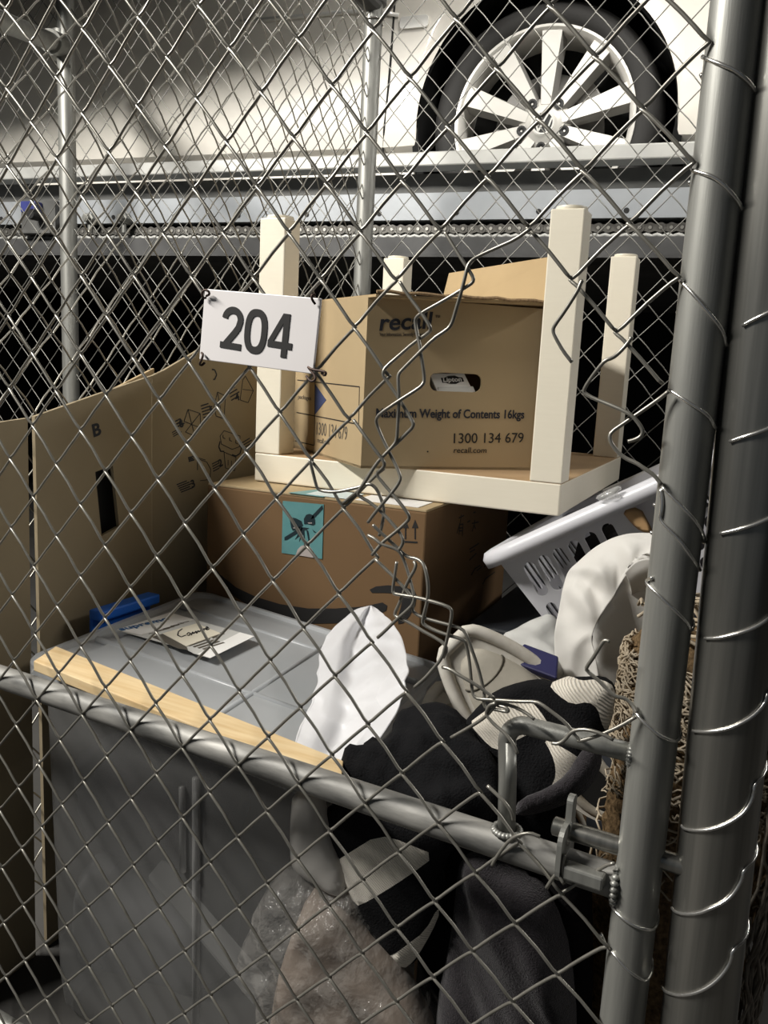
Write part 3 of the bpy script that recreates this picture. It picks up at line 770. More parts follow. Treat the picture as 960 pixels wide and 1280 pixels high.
# torn strands hanging round the hole
STR = [
 [(499.6, 352), (508, 366), (526, 390), (534, 402), (539, 411), (536, 416), (517.5, 428), (497, 446), (483, 458), (479, 464), (479, 470), (484, 476), (498, 497), (510, 517), (517, 529), (516, 534), (512, 538), (498, 552), (487, 562), (477, 572), (468, 583), (458, 598), (450, 612), (440, 620), (429, 629)],
 [(556, 290), (562, 300), (572, 316), (583, 333), (589, 342), (592, 348), (591, 353), (584, 358), (556, 375), (527, 391), (520, 397), (519, 403), (522, 420), (525, 432), (526, 442), (529, 460), (530.5, 474), (529, 480), (524, 485), (497, 502), (475, 517), (470, 524), (471, 531), (478, 548), (488, 568), (495, 582), (500.5, 595), (500, 601), (494, 611), (478, 630), (468, 642), (460, 653)],
 [(664, 285), (645, 299), (620, 310), (596, 321), (588, 327), (584, 334), (581, 348), (576, 367), (570, 387), (566, 401), (562, 409), (556, 414), (542, 423), (520, 445), (502, 463), (498, 468), (497.5, 475), (499, 497), (498, 513), (497, 535), (496, 550), (492, 557), (481, 568), (470, 580), (458, 600), (449, 613), (447, 618), (452, 622), (461, 627), (470, 634), (483, 646), (497, 662), (502, 670), (504, 676), (503, 681), (499, 687)],
 [(442, 525), (450, 536), (460, 550), (470, 564), (478, 574), (481, 580), (479, 585), (470, 592), (478, 603), (490, 617), (502, 631), (510, 642), (512, 648), (508, 653), (497, 663), (487, 671), (478, 678), (465, 694)],
 [(387, 574), (391, 590), (395, 606), (398, 612), (404, 614), (415, 615), (427, 614), (440, 611), (449, 609), (456, 606), (463, 605), (469, 609), (474, 617), (478, 628), (480, 640), (478, 655), (474, 670)],
 [(460, 669), (468, 673), (476, 680), (485, 683), (492, 685), (499, 689), (503, 696), (507, 706), (512, 722), (516, 738), (518, 748), (516, 756), (508, 764), (494, 776), (480, 790), (472, 797)],
 [(466, 656), (474, 664), (484, 673), (496, 684), (505, 693), (512, 697), (520, 698), (527, 702), (531, 709), (534, 722), (535.5, 738), (534, 752), (530, 768), (528, 777), (530, 781), (543, 788), (560, 794), (575, 798), (581, 801), (583, 807), (586, 820), (588, 838), (590, 862), (592, 870), (598, 874), (620, 875), (648, 877), (670, 877), (678, 881), (690, 890), (707, 903), (718, 917), (727, 927)],
 [(496, 702), (494, 716), (491, 735), (491, 741), (496, 743), (523, 747), (541, 752), (557, 757), (564, 761), (565, 768), (562, 784), (557, 807), (553, 822), (540, 838), (530, 849), (518, 859)],
 [(469, 699), (484, 713), (500, 729), (510, 740), (517, 752), (515, 763), (522, 769), (532, 773), (553, 779), (573, 784), (581, 789), (586, 801), (592, 818), (598, 835), (603, 855), (606, 869), (604, 878), (607, 885), (620, 887), (634, 890), (636, 888), (632, 884), (622, 882)],
 [(517.5, 702), (520, 706), (518, 713), (513, 721), (508, 731), (504, 742), (498, 757), (493, 767), (495, 771), (501, 773), (513, 779), (527, 788), (542, 796), (555, 804), (559, 812), (554, 822)],
 [(553, 834), (562, 836), (576, 845), (590, 853), (604, 862), (618, 873)],
 [(620, 879), (612, 881), (608, 889), (608, 894), (618, 906), (632, 917), (642, 930), (647, 942)],
 [(564, 922), (582, 912), (600, 901), (611, 892), (617, 884), (622, 878), (640, 882), (656, 890), (668, 899)],
 [(762, 802), (757, 800), (753, 803), (743, 820), (733, 834), (733, 838), (750, 852), (762, 864), (770, 871), (779, 872), (786, 876), (792, 883), (796, 891)],
 [(795, 896), (775, 908), (750, 919), (727, 926), (722, 926)],
 [(690, 929), (698, 930), (706, 925), (713, 916), (721, 912), (735, 912), (752, 917), (767, 925)],
 [(728, 350), (725, 356), (722, 364), (706, 389), (693, 407), (691, 413), (694, 421), (704, 439), (715, 453)],
 [(790, 421), (784, 430), (774, 441), (765, 448), (757, 450), (748, 460), (735, 478), (729.5, 488), (731, 492), (742, 498), (760, 505), (779, 513), (791, 520), (800, 531), (804, 539), (801, 546), (793, 550), (785, 552)],
 [(836, 489), (825, 498), (805, 512), (780, 529), (764, 540), (761.5, 547), (765, 556), (775, 568), (784, 574), (796, 579), (806, 586), (818, 594), (827, 606)],
 [(609, 982), (622, 994), (633, 1005), (640, 1016), (642, 1026)],
 [(615, 1082), (619, 1074), (627, 1062), (638, 1049), (650, 1043), (663, 1041), (675, 1046)],
 [(705, 1104), (703, 1090), (704, 1076), (706, 1068)], [(705, 1105), (697, 1092), (692, 1096), (683, 1110)],
]
for k, pts in enumerate(STR):
    b = MB(); n = len(pts); P = []
    for i, (u, v) in enumerate(pts):
        of = OFFM - 0.0035 - 0.0012 * (k % 4) + 0.006 * noise.noise(Vector((k * 3.1, i * 0.23, 0)))
        P.append(UG(u, v, of))
    # smooth
    Q = [P[0]]
    for a, c in zip(P[:-1], P[1:]): Q += [a * .75 + c * .25, a * .25 + c * .75]
    Q.append(P[-1])
    b.tube(Q, 0.00145, 8); b.build('torn_wire', M['wire'], gate, smooth=True)


def on_cyl(u, v, c0, c1, r):
    """pixel onto a leaning pipe's front surface"""
    ax = (c1 - c0) / np.linalg.norm(c1 - c0); d = ray(u, v)
    o = CP - c0; o = o - ax * (o @ ax); dd = d - ax * (d @ ax)
    A = dd @ dd; B = 2 * o @ dd; Cc = o @ o - r * r; D = B * B - 4 * A * Cc
    t = (-B - math.sqrt(D)) / (2 * A) if D > 0 else -B / (2 * A)
    return CP + d * t


def wraps(name, parent, paths, c0, c1, r, wr_):
    ax = (c1 - c0) / np.linalg.norm(c1 - c0)
    for pts in paths:
        P = [on_cyl(u, v, c0, c1, r + wr_ * 0.8) for u, v in pts]
        # carry on round the back of the pipe
        a = P[-1]; s = P[0]; ca = c0 + ax * ((a - c0) @ ax); va = a - ca; cs = c0 + ax * ((s - c0) @ ax)
        if np.linalg.norm(va) < r * 1.3:
            va = va / np.linalg.norm(va) * (r + wr_ * 0.8); e = np.cross(ax, va)
            for k in range(1, 7):
                th = PI * 0.95 * k / 6; P.append(ca + va * math.cos(th) + e * math.sin(th) + ax * 0.004 * k)
        Q = [P[0]]
        for x, y in zip(P[:-1], P[1:]): Q += [x * .75 + y * .25, x * .25 + y * .75]
        Q.append(P[-1]); mb = MB(); mb.tube(Q, wr_, 8); mb.build(name, M['tie'], parent, smooth=True)


wraps('mesh_wrap', gate, [[(878, 71), (890, 76), (905, 82), (916, 86), (927, 94), (937, 103), (944, 113), (948, 124), (947, 135)],
          [(866, 213), (880, 217), (892, 221), (903, 229), (912, 238), (920, 248), (926, 257), (930, 271)],
          [(850, 350), (868, 369), (885, 390), (897, 404), (905, 417), (908, 435)],
          [(836, 487), (858, 501), (880, 515), (889, 524), (894, 537)],
          [(827, 608), (840, 621), (855, 636), (866, 647), (874, 658), (879, 668), (881, 680)],
          [(826, 611), (828, 626), (827, 641), (825, 648), (829, 655), (840, 665), (851, 677), (861, 691), (870, 705), (876, 715)],
          [(816, 722), (809, 725), (808, 728), (812, 733), (824, 744), (836, 756), (850, 769), (861, 780), (864, 790)],
          [(790, 879), (793, 888), (797, 894), (803, 901), (812, 909), (821, 917), (830, 922), (840, 926), (847, 927)],
          [(763, 1130), (769, 1139), (776, 1146), (786, 1153), (797, 1159), (808, 1162), (818, 1162)],
          [(751, 1167), (757, 1180), (765, 1190), (775, 1202), (785, 1213), (796, 1221), (808, 1227)]], st0, st1, RS, 0.0014)
# welded handle
ht, hr, hb = UG(655, 910), UG(790, 937), UG(634, 1032)
sh, zh = float(UG(645, 960) @ GUX), float(UG(700, 918)[2])
sA = float(UG(634, 1032) @ GUX); sB = SS_ - RS + 0.002
b = MB(); pts = [SZ(sA, zr + 0.008), SZ(sA - 0.003, zr + 0.06), SZ(sA - 0.006, zh - 0.016)]
for k in range(7): a = PI - PI / 2 * k / 6; pts.append(SZ(sA + 0.010 + 0.016 * math.cos(a), zh - 0.016 + 0.016 * math.sin(a)))
pts += [SZ(sA + 0.05, zh), SZ(sB, zh)]
b.tube(pts, 0.0075, 16); hd = b.build('handle', M['galv'], gate, smooth=True)
for c, rr in ((SZ(sA, zr + RR), 0.0105), (SZ(sB - 0.001, zh), 0.0095), (SZ(SS_ - RS, zr), 0.016)):
    b = MB()
    for k in range(22):
        a = 2 * PI * k / 22; q = c + (GUX * math.cos(a) + GN * math.sin(a)) * rr if c is not None and rr == 0.0105 else c + (np.array([0, 0, 1.0]) * math.cos(a) + GN * math.sin(a)) * rr
        b.lathe([(0.0, 0.0028), (0.0024, 0.0018), (0.0036, 0), (0.0024, -0.0018), (0, -0.0028)], lambda x, y, h: q + np.array([x, y, h]), 8)
    b.build('weld', M['galv'], gate, smooth=True)
# slide bolt
zb = float(UG(760, 1053)[2]); b0 = float(UG(690, 1032) @ GUX)
b = MB(); b.tube([SZ(b0 + 0.001, zb), SZ(b0 + 0.002, zb), SZ(b0 + 0.11, zb)], [0.006, 0.0075, 0.0075], 16); bolt = b.build('slide_bolt', M['galv_new'], gate, smooth=True, angle=0.7)
LF = lambda x, y, h: SZ(float(UG(710, 1045) @ GUX) + h, zr + y, x)
b = MB(); pts = rrect(-0.024, -0.006, 0.014, 0.040, 0.012, 5); b.plate(pts, [[(0.0105 * math.cos(a), zb - zr + 0.0105 * math.sin(a)) for a in np.linspace(0, 2 * PI, 16, endpoint=False)]], LF, -0.002, 0.002); b.plate(rrect(-0.008, 0.03, 0.004, 0.062, 0.005), [], LF, -0.0015, 0.0035); b.build('bolt_guide', M['galv'], gate, bevel=0.0008)
s2 = float(UG(722, 1075) @ GUX)
b = MB(); b.box((-0.006, -0.006, -0.022), (0.026, 0.006, -0.010), fr=lambda x, y, h: SZ(s2 + x, zr + 0.006 + y, h)); b.build('latch_stop', M['galv'], gate, bevel=0.002)

# number sign hung on the gate
sg = thing('number_sign', UG(325, 455, OFFM - 0.006), 'white plate numbered 204 wired to the chain-link gate', 'sign')
so = OFFM - 0.0055
tl, tr_, br_, bl_ = [UG(u, v, so) for u, v in ((256, 361), (401, 373), (391, 467.5), (249, 449))]
b = MB(); b.quadslab(bl_, br_, tr_, tl, 0.0025); b.build('plate', M['sign'], sg, bevel=0.0006)
SF = Face(bl_, br_ - bl_, tl - bl_)
x0, y0 = SF.px(275, 434); x1, y1 = SF.px(362, 446); hh = SF.px(300, 384)[1] - SF.px(287, 436)[1]
rot_ = math.atan2(y1 - y0, x1 - x0) - 0.02; DW = (x1 - x0) / 3.25; DG = DW * 0.125; TK = hh * 0.165


def DP(k, x, y):
    """digit k cell coordinates (0..1, 0..1) on the plate"""
    X = k * (DW + DG) + x * DW; Y = y * hh
    return (x0 + X * math.cos(rot_) - Y * math.sin(rot_), y0 + X * math.sin(rot_) + Y * math.cos(rot_))


def ribbon(pts, w):
    P = [np.array(p, float) for p in pts]; Lf, Rt = [], []
    for i in range(len(P)):
        t = P[min(i + 1, len(P) - 1)] - P[max(i - 1, 0)]; t /= np.linalg.norm(t); nn = np.array([-t[1], t[0]]) * w / 2
        Lf.append(P[i] + nn); Rt.append(P[i] - nn)
    return Lf + Rt[::-1]


b = MB(); ax_, ay_ = TK / DW / 2, TK / hh / 2
arc = [DP(0, 0.5 + (0.5 - ax_) * math.cos(a), 0.70 + (0.30 - ay_) * math.sin(a)) for a in np.linspace(PI * 0.98, -0.16, 18)] + [DP(0, 0.80, 0.52), DP(0, 0.66, 0.40), DP(0, 0.12 + ax_, 0.10)]
SF.poly(b, ribbon(arc, TK)); SF.poly(b, [DP(0, 0.0, 0.0), DP(0, 1.0, 0.0), DP(0, 1.0, 2 * ay_ * 0.9), DP(0, 0.0, 2 * ay_ * 0.9)], 0, 0.00062)
b.build('numeral', M['ink_black'], sg)
se = lambda k, cx, cy, rx, ry: [DP(k, cx + rx * math.copysign(abs(math.cos(a)) ** 0.8, math.cos(a)), cy + ry * math.copysign(abs(math.sin(a)) ** 0.8, math.sin(a))) for a in np.linspace(0, 2 * PI, 40, endpoint=False)]
b = MB(); b.plate(se(1, 0.5, 0.5, 0.52, 0.52), [se(1, 0.5, 0.5, 0.52 - 2 * ax_, 0.52 - 2 * ay_)], SF.p, 0.0001, 0.0006); b.build('numeral', M['ink_black'], sg)
b = MB(); b.plate([DP(2, 0.60, 0), DP(2, 0.60 + 2 * ax_, 0), DP(2, 0.60 + 2 * ax_, 0.20), DP(2, 1.06, 0.20), DP(2, 1.06, 0.35), DP(2, 0.60 + 2 * ax_, 0.35), DP(2, 0.60 + 2 * ax_, 1.0), DP(2, 0.56, 1.0), DP(2, -0.03, 0.34), DP(2, -0.03, 0.20), DP(2, 0.60, 0.20)], [[DP(2, 0.60, 0.35), DP(2, 0.60, 0.78), DP(2, 0.22, 0.35)]], SF.p, 0.0001, 0.0006); b.build('numeral', M['ink_black'], sg)
for pts in ([(258, 370), (262, 368), (261, 364), (256, 362), (252, 366), (254, 373), (258, 372)], [(394, 380), (391, 376), (389, 371), (391, 368), (394, 369)],
            [(252, 441), (254, 443), (252, 450), (249, 455), (252, 457), (256, 453)], [(385, 459), (390, 462), (404, 464), (408, 466), (406, 470), (402, 466)], [(386, 460), (395, 471), (393, 476), (388, 477), (383, 470)]):
    b = MB(); P = [UG(u, v, so - 0.002 - 0.003 * math.sin(PI * i / (len(pts) - 1))) for i, (u, v) in enumerate(pts)]
    Q = [P[0]]
    for a, c in zip(P[:-1], P[1:]): Q += [a * .75 + c * .25, a * .25 + c * .75]
    b.tube(Q + [P[-1]], 0.0011, 8); b.build('wire_hook', M['rusty'], sg, smooth=True)

# fixed gate post on the right
pb, pt = UG(872, 1280, 0.012), UG(966, 360, 0.012)
ax = (pt - pb); c0 = pb - ax * (pb[2] / ax[2]); c1 = pb + ax * ((2.0 - pb[2]) / ax[2])
post = thing('gate_post', c0, 'shiny thick galvanised post at the gate opening, wrapped with bright tie wire', 'post')
RP = 0.0275
pole('pipe', c0, c1, RP, M['galv_new'], post, 40)
wraps('tie_wire', post, [[(928, 407), (945, 398), (962, 390), (985, 380)], [(912, 552), (930, 546), (950, 540), (975, 530)], [(900, 667), (915, 664), (930, 660), (946, 655), (962, 648), (975, 640)],
          [(881, 798), (896, 798), (911, 795), (926, 791), (940, 786), (953, 779), (964, 770)], [(866, 914), (880, 915), (895, 914), (911, 911), (925, 905), (939, 897), (950, 887), (957, 877), (959, 866)],
          [(852, 1032), (855, 1036), (866, 1038), (884, 1038), (900, 1034), (915, 1027), (928, 1018), (937, 1006), (942, 993), (943, 980)],
          [(840, 1135), (844, 1140), (855, 1143), (874, 1142), (888, 1136), (902, 1130), (914, 1121), (923, 1108), (928, 1097), (929, 1088)],
          [(828, 1234), (832, 1240), (845, 1244), (859, 1244), (874, 1240), (887, 1233), (899, 1223), (909, 1210), (914, 1199), (915, 1188)]], c0, c1, RP, 0.0013)
# ------------------------------------------------------------------ upside-down side table
TZ = 0.72
tb = thing('side_table', (0.275, 0.275, TZ), 'cream side table turned upside down with its four legs in the air', 'table')
b = MB(); b.box((0, 0, TZ), (0.55, 0.55, TZ + 0.05)); b.f[1] and None
b.m = [0, 1, 0, 0, 0, 0]
b.build('tabletop', [M['cream'], M['tan_board']], tb, bevel=0.0025)
for x in (0, 0.5):
    for y in (0, 0.5):
        b = MB(); b.box((x, y, TZ + 0.05), (x + 0.05, y + 0.05, TZ + 0.45)); lg = b.build('leg', M['cream'], tb, bevel=0.002)
        b = MB(); b.lathe([(0.0225, TZ + 0.4495), (0.0235, TZ + 0.452), (0.0225, TZ + 0.4555), (0.0, TZ + 0.4565)], lambda p, q, h: np.array([x + 0.025 + p, y + 0.025 + q, h]), 28); b.build('foot_glide', M['cream'], lg, smooth=True, angle=0.8)

# ------------------------------------------------------------------ archive box standing in the table
Zb = TZ + 0.0505
F0 = np.array([0.242, -0.064, Zb]); d1 = np.array([math.cos(math.radians(42.5)), math.sin(math.radians(42.5)), 0]); d2 = np.array([math.cos(math.radians(140.5)), math.sin(math.radians(140.5)), 0])
LX, LY, HB_ = 0.305, 0.36, 0.268
FR_, FL_ = F0 + d1 * LX, F0 + d2 * LY; BR_ = FR_ + d2 * LY; ZU = np.array([0, 0, 1.0])
rb_ = thing('archive_box', (F0 + BR_) / 2 * [1, 1, 0] + [0, 0, Zb], 'light brown archive carton with printed sides standing open inside the upturned table', 'box')
T_ = 0.004
ff = Face(F0, d1, ZU)
hx0, hy1 = ff.px(538, 465); hx1, hy0 = ff.px(601, 491)
b = MB(); b.plate([(0, 0), (LX, 0), (LX, HB_), (0, HB_)], [rrect(hx0, hy0, hx1, hy1, 0.012)], ff.p, -T_, 0); fp = b.build('front_panel', M['kraft'], rb_)
lf = Face(FL_, -d2, ZU)
b = MB(); b.plate([(0, 0), (LY, 0), (LY, HB_), (0, HB_)], [], lf.p, -T_, 0); lp_ = b.build('side_panel', M['kraft'], rb_)
b = MB(); b.quadslab(FR_, BR_, BR_ + ZU * HB_, FR_ + ZU * HB_, T_); b.build('side_panel', M['kraft'], rb_)
b = MB(); b.quadslab(BR_, FL_, FL_ + ZU * HB_, BR_ + ZU * HB_, T_); b.build('back_panel', M['kraft'], rb_)
b = MB(); b.hexa([F0 + ZU * .0005, FR_ + ZU * .0005, BR_ + ZU * .0005, FL_ + ZU * .0005, F0 + ZU * T_, FR_ + ZU * T_, BR_ + ZU * T_, FL_ + ZU * T_]); b.build('bottom_panel', M['kraft'], rb_)
# flaps
zt_ = ZU * HB_
nf_ = np.cross(ZU, d1); nf_ = d2 * 1.0
b = MB(); A0, A1 = F0 + zt_, FR_ + zt_
b.quadslab(A0 - d2 * 0.028 + ZU * .001, A1 - d2 * 0.034 + ZU * .008, A1 + d2 * 0.33 + ZU * 0.012, A0 + d2 * 0.33 + ZU * 0.004, T_); b.build('flap', [M['kraft_in']], rb_)
b = MB(); n_w = 14; top_e = [A0 - d2 * (0.029 + 0.006 * k / n_w) + ZU * (0.004 * k / n_w) + (A1 - A0) * (k / n_w) - np.cross(d1, ZU) * -0.0015 + ZU * (0.0045 + 0.0015 * math.sin(k * 2.3)) for k in range(n_w + 1)]
b.tube(top_e, 0.0028, 5); b.build('torn_edge', M['kraft_edge'], rb_)
fu = 0.088
Bv, Fv = BR_ + zt_, FR_ + zt_
b = MB(); b.quadslab(Bv, Fv, Fv + ZU * fu + d1 * 0.022, Bv + ZU * fu * 0.97 + d1 * 0.018, T_); b.build('flap', M['kraft_in'], rb_)
Lv, L0 = FL_ + zt_, F0 + zt_
b = MB(); b.quadslab(L0, L0 + d1 * 0.11 + ZU * 0.002, Lv + d1 * 0.11 + ZU * 0.012, Lv, T_); b.build('flap', M['kraft_in'], rb_)
# printing on the front panel
def on_face(fc, body, u0, v0, u1, v1, vtop, mt, par, **k):
    a, c = fc.px(u0, v0); a1, c1 = fc.px(u1, v1); t = fc.px((u0 + u1) / 2, vtop)[1] - fc.px((u0 + u1) / 2, (v0 + v1) / 2)[1]
    return fc.text(body, a, c, t, mt, par, width=math.hypot(a1 - a, c1 - c), rot=math.atan2(c1 - c, a1 - a), **k)


on_face(ff, 'recall', 474, 413, 542, 410, 391, M['ink'], fp, shear=0.18, bold=0.018)
on_face(ff, '\u2122', 544, 400, 550, 400, 394, M['ink_soft'], fp)
on_face(ff, 'Your Information. Securely Managed.', 474, 420, 532, 420, 415.5, M['ink_soft'], fp)
on_face(ff, 'Maximum Weight of Contents 16kgs', 470, 521.5, 655, 523, 511.5, M['ink'], fp, bold=0.022)
on_face(ff, '1300 134 679', 567, 554, 654, 553, 541, M['ink_black'], fp)
on_face(ff, 'recall.com', 567, 566, 608, 566, 559, M['ink_black'], fp, shear=0.1)
b = MB(); a, c = ff.px(534.5, 564.5); ff.poly(b, [(a + 0.0014 * math.cos(t), c + 0.0014 * math.sin(t)) for t in np.linspace(0, 2 * PI, 8, endpoint=False)]); b.build('ink_spot', M['ink_black'], fp)
# printing on the left panel
b = MB(); P = lambda u, v: lf.px(u, v)
for u0, v0, u1, v1 in ((372, 475, 449.5, 483.5), (449.5, 483.5, 448.5, 530.5), (448.5, 530.5, 371, 515.5), (394, 478, 393, 557), (369, 551, 392, 556.5)):
    lf.line(b, P(u0, v0), P(u1, v1), 0.0017)
b.build('printed_frame', M['ink_black'], lp_)
b = MB(); lf.poly(b, [P(394, 480), P(408, 500), P(394, 518)]); b.build('printed_arrow', M['ink_navy'], lp_)
on_face(lf, '1300 134 679', 396, 543, 434, 550, 530, M['ink_soft'], lp_)
on_face(lf, 'recall.com', 397, 553, 412, 556, 548, M['ink_soft'], lp_)
on_face(lf, 'packages', 373, 498, 389, 500.5, 494, M['ink_soft'], lp_)

# tea packet showing through the carton's hand hole
tp = thing('tea_packet', F0 + d1 * (hx0 + hx1) / 2 + d2 * 0.03 + ZU * 0.006, 'white tea packet with black name badge inside the carton hand hole', 'tea packet')
tfc = Face(F0 + d2 * 0.002, d1, ZU)
q = [tfc.px(u, v) for u, v in ((549, 490), (595, 491), (585, 466.5), (541, 467))]
p4 = [tfc.p(*t) for t in q]
b = MB(); b.quadslab(p4[0] - ZU * 0.006 - d2 * .000, p4[1] - ZU * 0.006 - d2 * .000, p4[2] + d2 * 0.012, p4[3] + d2 * 0.012, 0.03); tk = b.build('packet', M['white_card'], tp, bevel=0.001)
n0 = p4[0] - ZU * 0.006 - d2 * .000; n1 = p4[1] - ZU * 0.006 - d2 * .000; n3 = p4[3] + d2 * 0.012
tf2 = Face(n0, n1 - n0, n3 - n0); b = MB()
tf2.poly(b, [tf2.px(u, v) for u, v in ((551, 472.5), (556, 472), (560, 470), (568, 469.5), (573, 471.5), (578, 472), (580, 477), (575, 477.5), (570, 480), (562, 480), (557, 478.5), (553, 478.5))]); b.build('name_badge', M['ink_black'], tp)
a, c = tf2.px(554, 477.5); a1, c1 = tf2.px(577, 476.8)
tf2.text('Lipton', a, c, tf2.px(565, 472.3)[1] - c, M['white_card'], tp, width=a1 - a, rot=math.atan2(c1 - c, a1 - a), bold=0.02, lift=0.0012)
b = MB(); tf2.poly(b, [tf2.px(u, v) for u, v in ((547, 484), (591, 483), (594, 490), (549, 489.5))]); b.build('printed_strip', M['paper_grey'], tp)

# ------------------------------------------------------------------ brown shipping box
sx0, sx1, sy0, sy1, sz0, sz1 = -0.047, 0.364, -0.075, 0.38, 0.33, 0.7185
sb_ = thing('shipping_box', ((sx0 + sx1) / 2, (sy0 + sy1) / 2, sz0), 'dark brown shipping box with black smile arrow and teal bow tape, under the table', 'box')
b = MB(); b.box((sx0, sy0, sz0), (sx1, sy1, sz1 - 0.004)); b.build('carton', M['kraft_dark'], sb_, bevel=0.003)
b = MB(); ym = (sy0 + sy1) / 2
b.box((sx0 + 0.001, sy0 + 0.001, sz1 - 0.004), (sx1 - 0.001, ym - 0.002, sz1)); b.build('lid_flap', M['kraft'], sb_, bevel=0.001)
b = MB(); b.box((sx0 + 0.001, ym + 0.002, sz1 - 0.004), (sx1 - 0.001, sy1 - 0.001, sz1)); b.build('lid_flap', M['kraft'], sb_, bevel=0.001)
sf_ = Face((sx0, sy0, sz0), (1, 0, 0), (0, 0, 1)); P = lambda u, v: sf_.px(u, v)
b = MB()
up_ = [(259, 699), (262, 701), (275, 718), (295, 734), (320, 746), (350, 755), (385, 760.5), (420, 760.5), (455, 758), (478, 753), (484, 757), (483, 763), (470, 770), (450, 775), (420, 779), (390, 779.5), (365, 777), (340, 771), (315, 760), (293, 745), (275, 727), (265, 712)]
sf_.poly(b, [P(u, v) for u, v in up_])
sf_.poly(b, [P(u, v) for u, v in ((462, 737), (470, 733), (485, 731.5), (503, 733), (518, 738), (521, 745), (519, 757), (512, 770), (504, 779), (498, 780), (497, 772), (501, 760), (503, 748), (498, 742), (480, 741), (465, 741))])
b.build('smile_arrow', M['ink_black'], sb_)
b = MB()
for u in (507, 519):
    sf_.line(b, P(u, 674), P(u, 660), 0.0022); sf_.poly(b, [P(u - 4, 660), P(u, 649.5), P(u + 4, 660)])
sf_.line(b, P(505, 677), P(522, 678), 0.0026); b.build('this_way_up_mark', M['ink_black'], sb_)
b = MB(); b.plate([P(u, v) for u, v in ((354, 626), (405, 630.5), (403, 698.5), (352.5, 691))], [], sf_.p, 0.0003, 0.0012)
tp4 = [UZ(358, 617, sz1), UZ(407, 621, sz1)]
b.hexa([(tp4[0][0], sy0 - 0.001, sz1 + 0.0003), (tp4[1][0], sy0 - 0.001, sz1 + 0.0003), (tp4[1][0] + .02, -0.004, sz1 + 0.0003), (tp4[0][0] + .02, -0.004, sz1 + 0.0003), (tp4[0][0], sy0 - 0.001, sz1 + 0.0010), (tp4[1][0], sy0 - 0.001, sz1 + 0.0010), (tp4[1][0] + .02, -0.004, sz1 + 0.0010), (tp4[0][0] + .02, -0.004, sz1 + 0.0010)])
tape = b.build('packing_tape', M['teal'], sb_)
b = MB(); S = lambda x, y: P(350 + x / 12.0, 610 + y / 12.0)
for pts in ([(75, 735), (75, 780), (110, 775), (330, 640), (355, 590), (300, 575), (230, 640)], [(500, 400), (640, 255), (650, 310), (530, 440), (470, 470)],
            [(155, 470), (180, 440), (240, 450), (330, 495), (350, 560), (300, 600), (200, 640), (175, 590), (165, 530)], [(365, 460), (400, 400), (450, 385), (510, 410), (530, 470), (535, 540), (500, 560), (430, 540), (370, 540)],
            [(330, 590), (380, 590), (440, 600), (370, 640), (385, 860), (420, 880), (400, 910), (370, 890), (360, 700), (340, 700), (295, 800), (310, 710), (230, 770), (300, 650)], [(400, 620), (430, 640), (460, 820), (440, 830), (420, 720)], [(490, 620), (550, 665), (520, 665)]):
    sf_.poly(b, [S(*t) for t in pts], 0, 0.0018)
b.build('printed_bow', M['teal_dark'], tape)
b = MB(); sf_.poly(b, [S(*t) for t in ((245, 1000), (270, 920), (320, 870), (380, 850), (450, 870), (500, 940), (505, 1045))], 0, 0.0016)
for pts in ([(205, 592), (270, 575), (272, 582), (222, 606)], [(425, 518), (485, 514), (492, 530), (435, 530)]): sf_.poly(b, [S(*t) for t in pts], 0, 0.0022)
b.build('printed_patch', M['tape_pale'], tape)
b = MB(); b.box((tp4[0][0] + 0.03, sy0 + 0.004, sz1 + 0.0011), (tp4[1][0] + 0.04, -0.006, sz1 + 0.0015)); b.build('torn_tape', M['tape_light'], tape)
b = MB(); b.box((0.235, sy0 + 0.010, sz1 + 0.0003), (0.345, -0.003, sz1 + 0.0010)); b.build('paper_label', M['white_card'], sb_)
# marker writing on the right face
sr_ = Face((sx1, sy0, sz0), (0, 1, 0), (0, 0, 1)); P = lambda u, v: sr_.px(u, v); b = MB()
Q = lambda x, y: P(560 + x / 6.0, 620 + y / 6.0)
for pts in ([(80, 165), (118, 145)], [(100, 135), (92, 190), (66, 280)], [(85, 215), (82, 290)], [(85, 215), (112, 210), (106, 300)], [(86, 240), (108, 238)], [(86, 262), (106, 260)], [(145, 195), (165, 185)], [(190, 125), (205, 120)], [(180, 205), (228, 195)], [(200, 180), (195, 215), (180, 265)], [(195, 220), (205, 245)],
            [(160, 400), (230, 355)], [(165, 420), (200, 400)], [(160, 480), (210, 430)], [(175, 590), (200, 545), (240, 520)], [(215, 560), (250, 530)], [(270, 530), (285, 520)], [(260, 660), (280, 620), (350, 570)]):
    b = MB(); sr_.path(b, [Q(*t) for t in pts], 0.0022); b.build('marker_writing', M['ink_black'], sb_)
b = MB(); b.box((sx0 + 0.02, sy0 + 0.05, 0.002), (sx1 - 0.03, sy1 - 0.02, sz0 - 0.001)); lo = b.build('packing_box', M['kraft_dark'], bevel=0.004)
tag(rebase(lo), 'plain brown carton hidden low behind the plastic tub, carrying the smile-arrow box', 'box')

# ------------------------------------------------------------------ opened-out moving carton on the left
mc = thing('moving_carton', (-0.115, -0.1, 0.0), 'opened-out greyish cardboard carton with hand hole and assembly printing, leaning on the side fence', 'cardboard')
yA, zA, yM, zM, yE, zE = -0.385, 0.839, -0.138, 0.898, 0.235, 0.995
mfc = Face((-0.115, -0.385, 0.0), (0, 1, 0), (0, 0, 1))
P = lambda u, v: mfc.px(u, v)
hole = [P(119, 590), P(141, 582), P(149, 658), P(127, 670)]
aM = yM - yA
b = MB(); b.plate([(0, 0.003), (aM, 0.003), (aM, zM), P(119, 494), (0, zA)], [hole], mfc.p, -0.006, 0); mp_ = b.build('main_panel', M['kraft_grey'], mc)
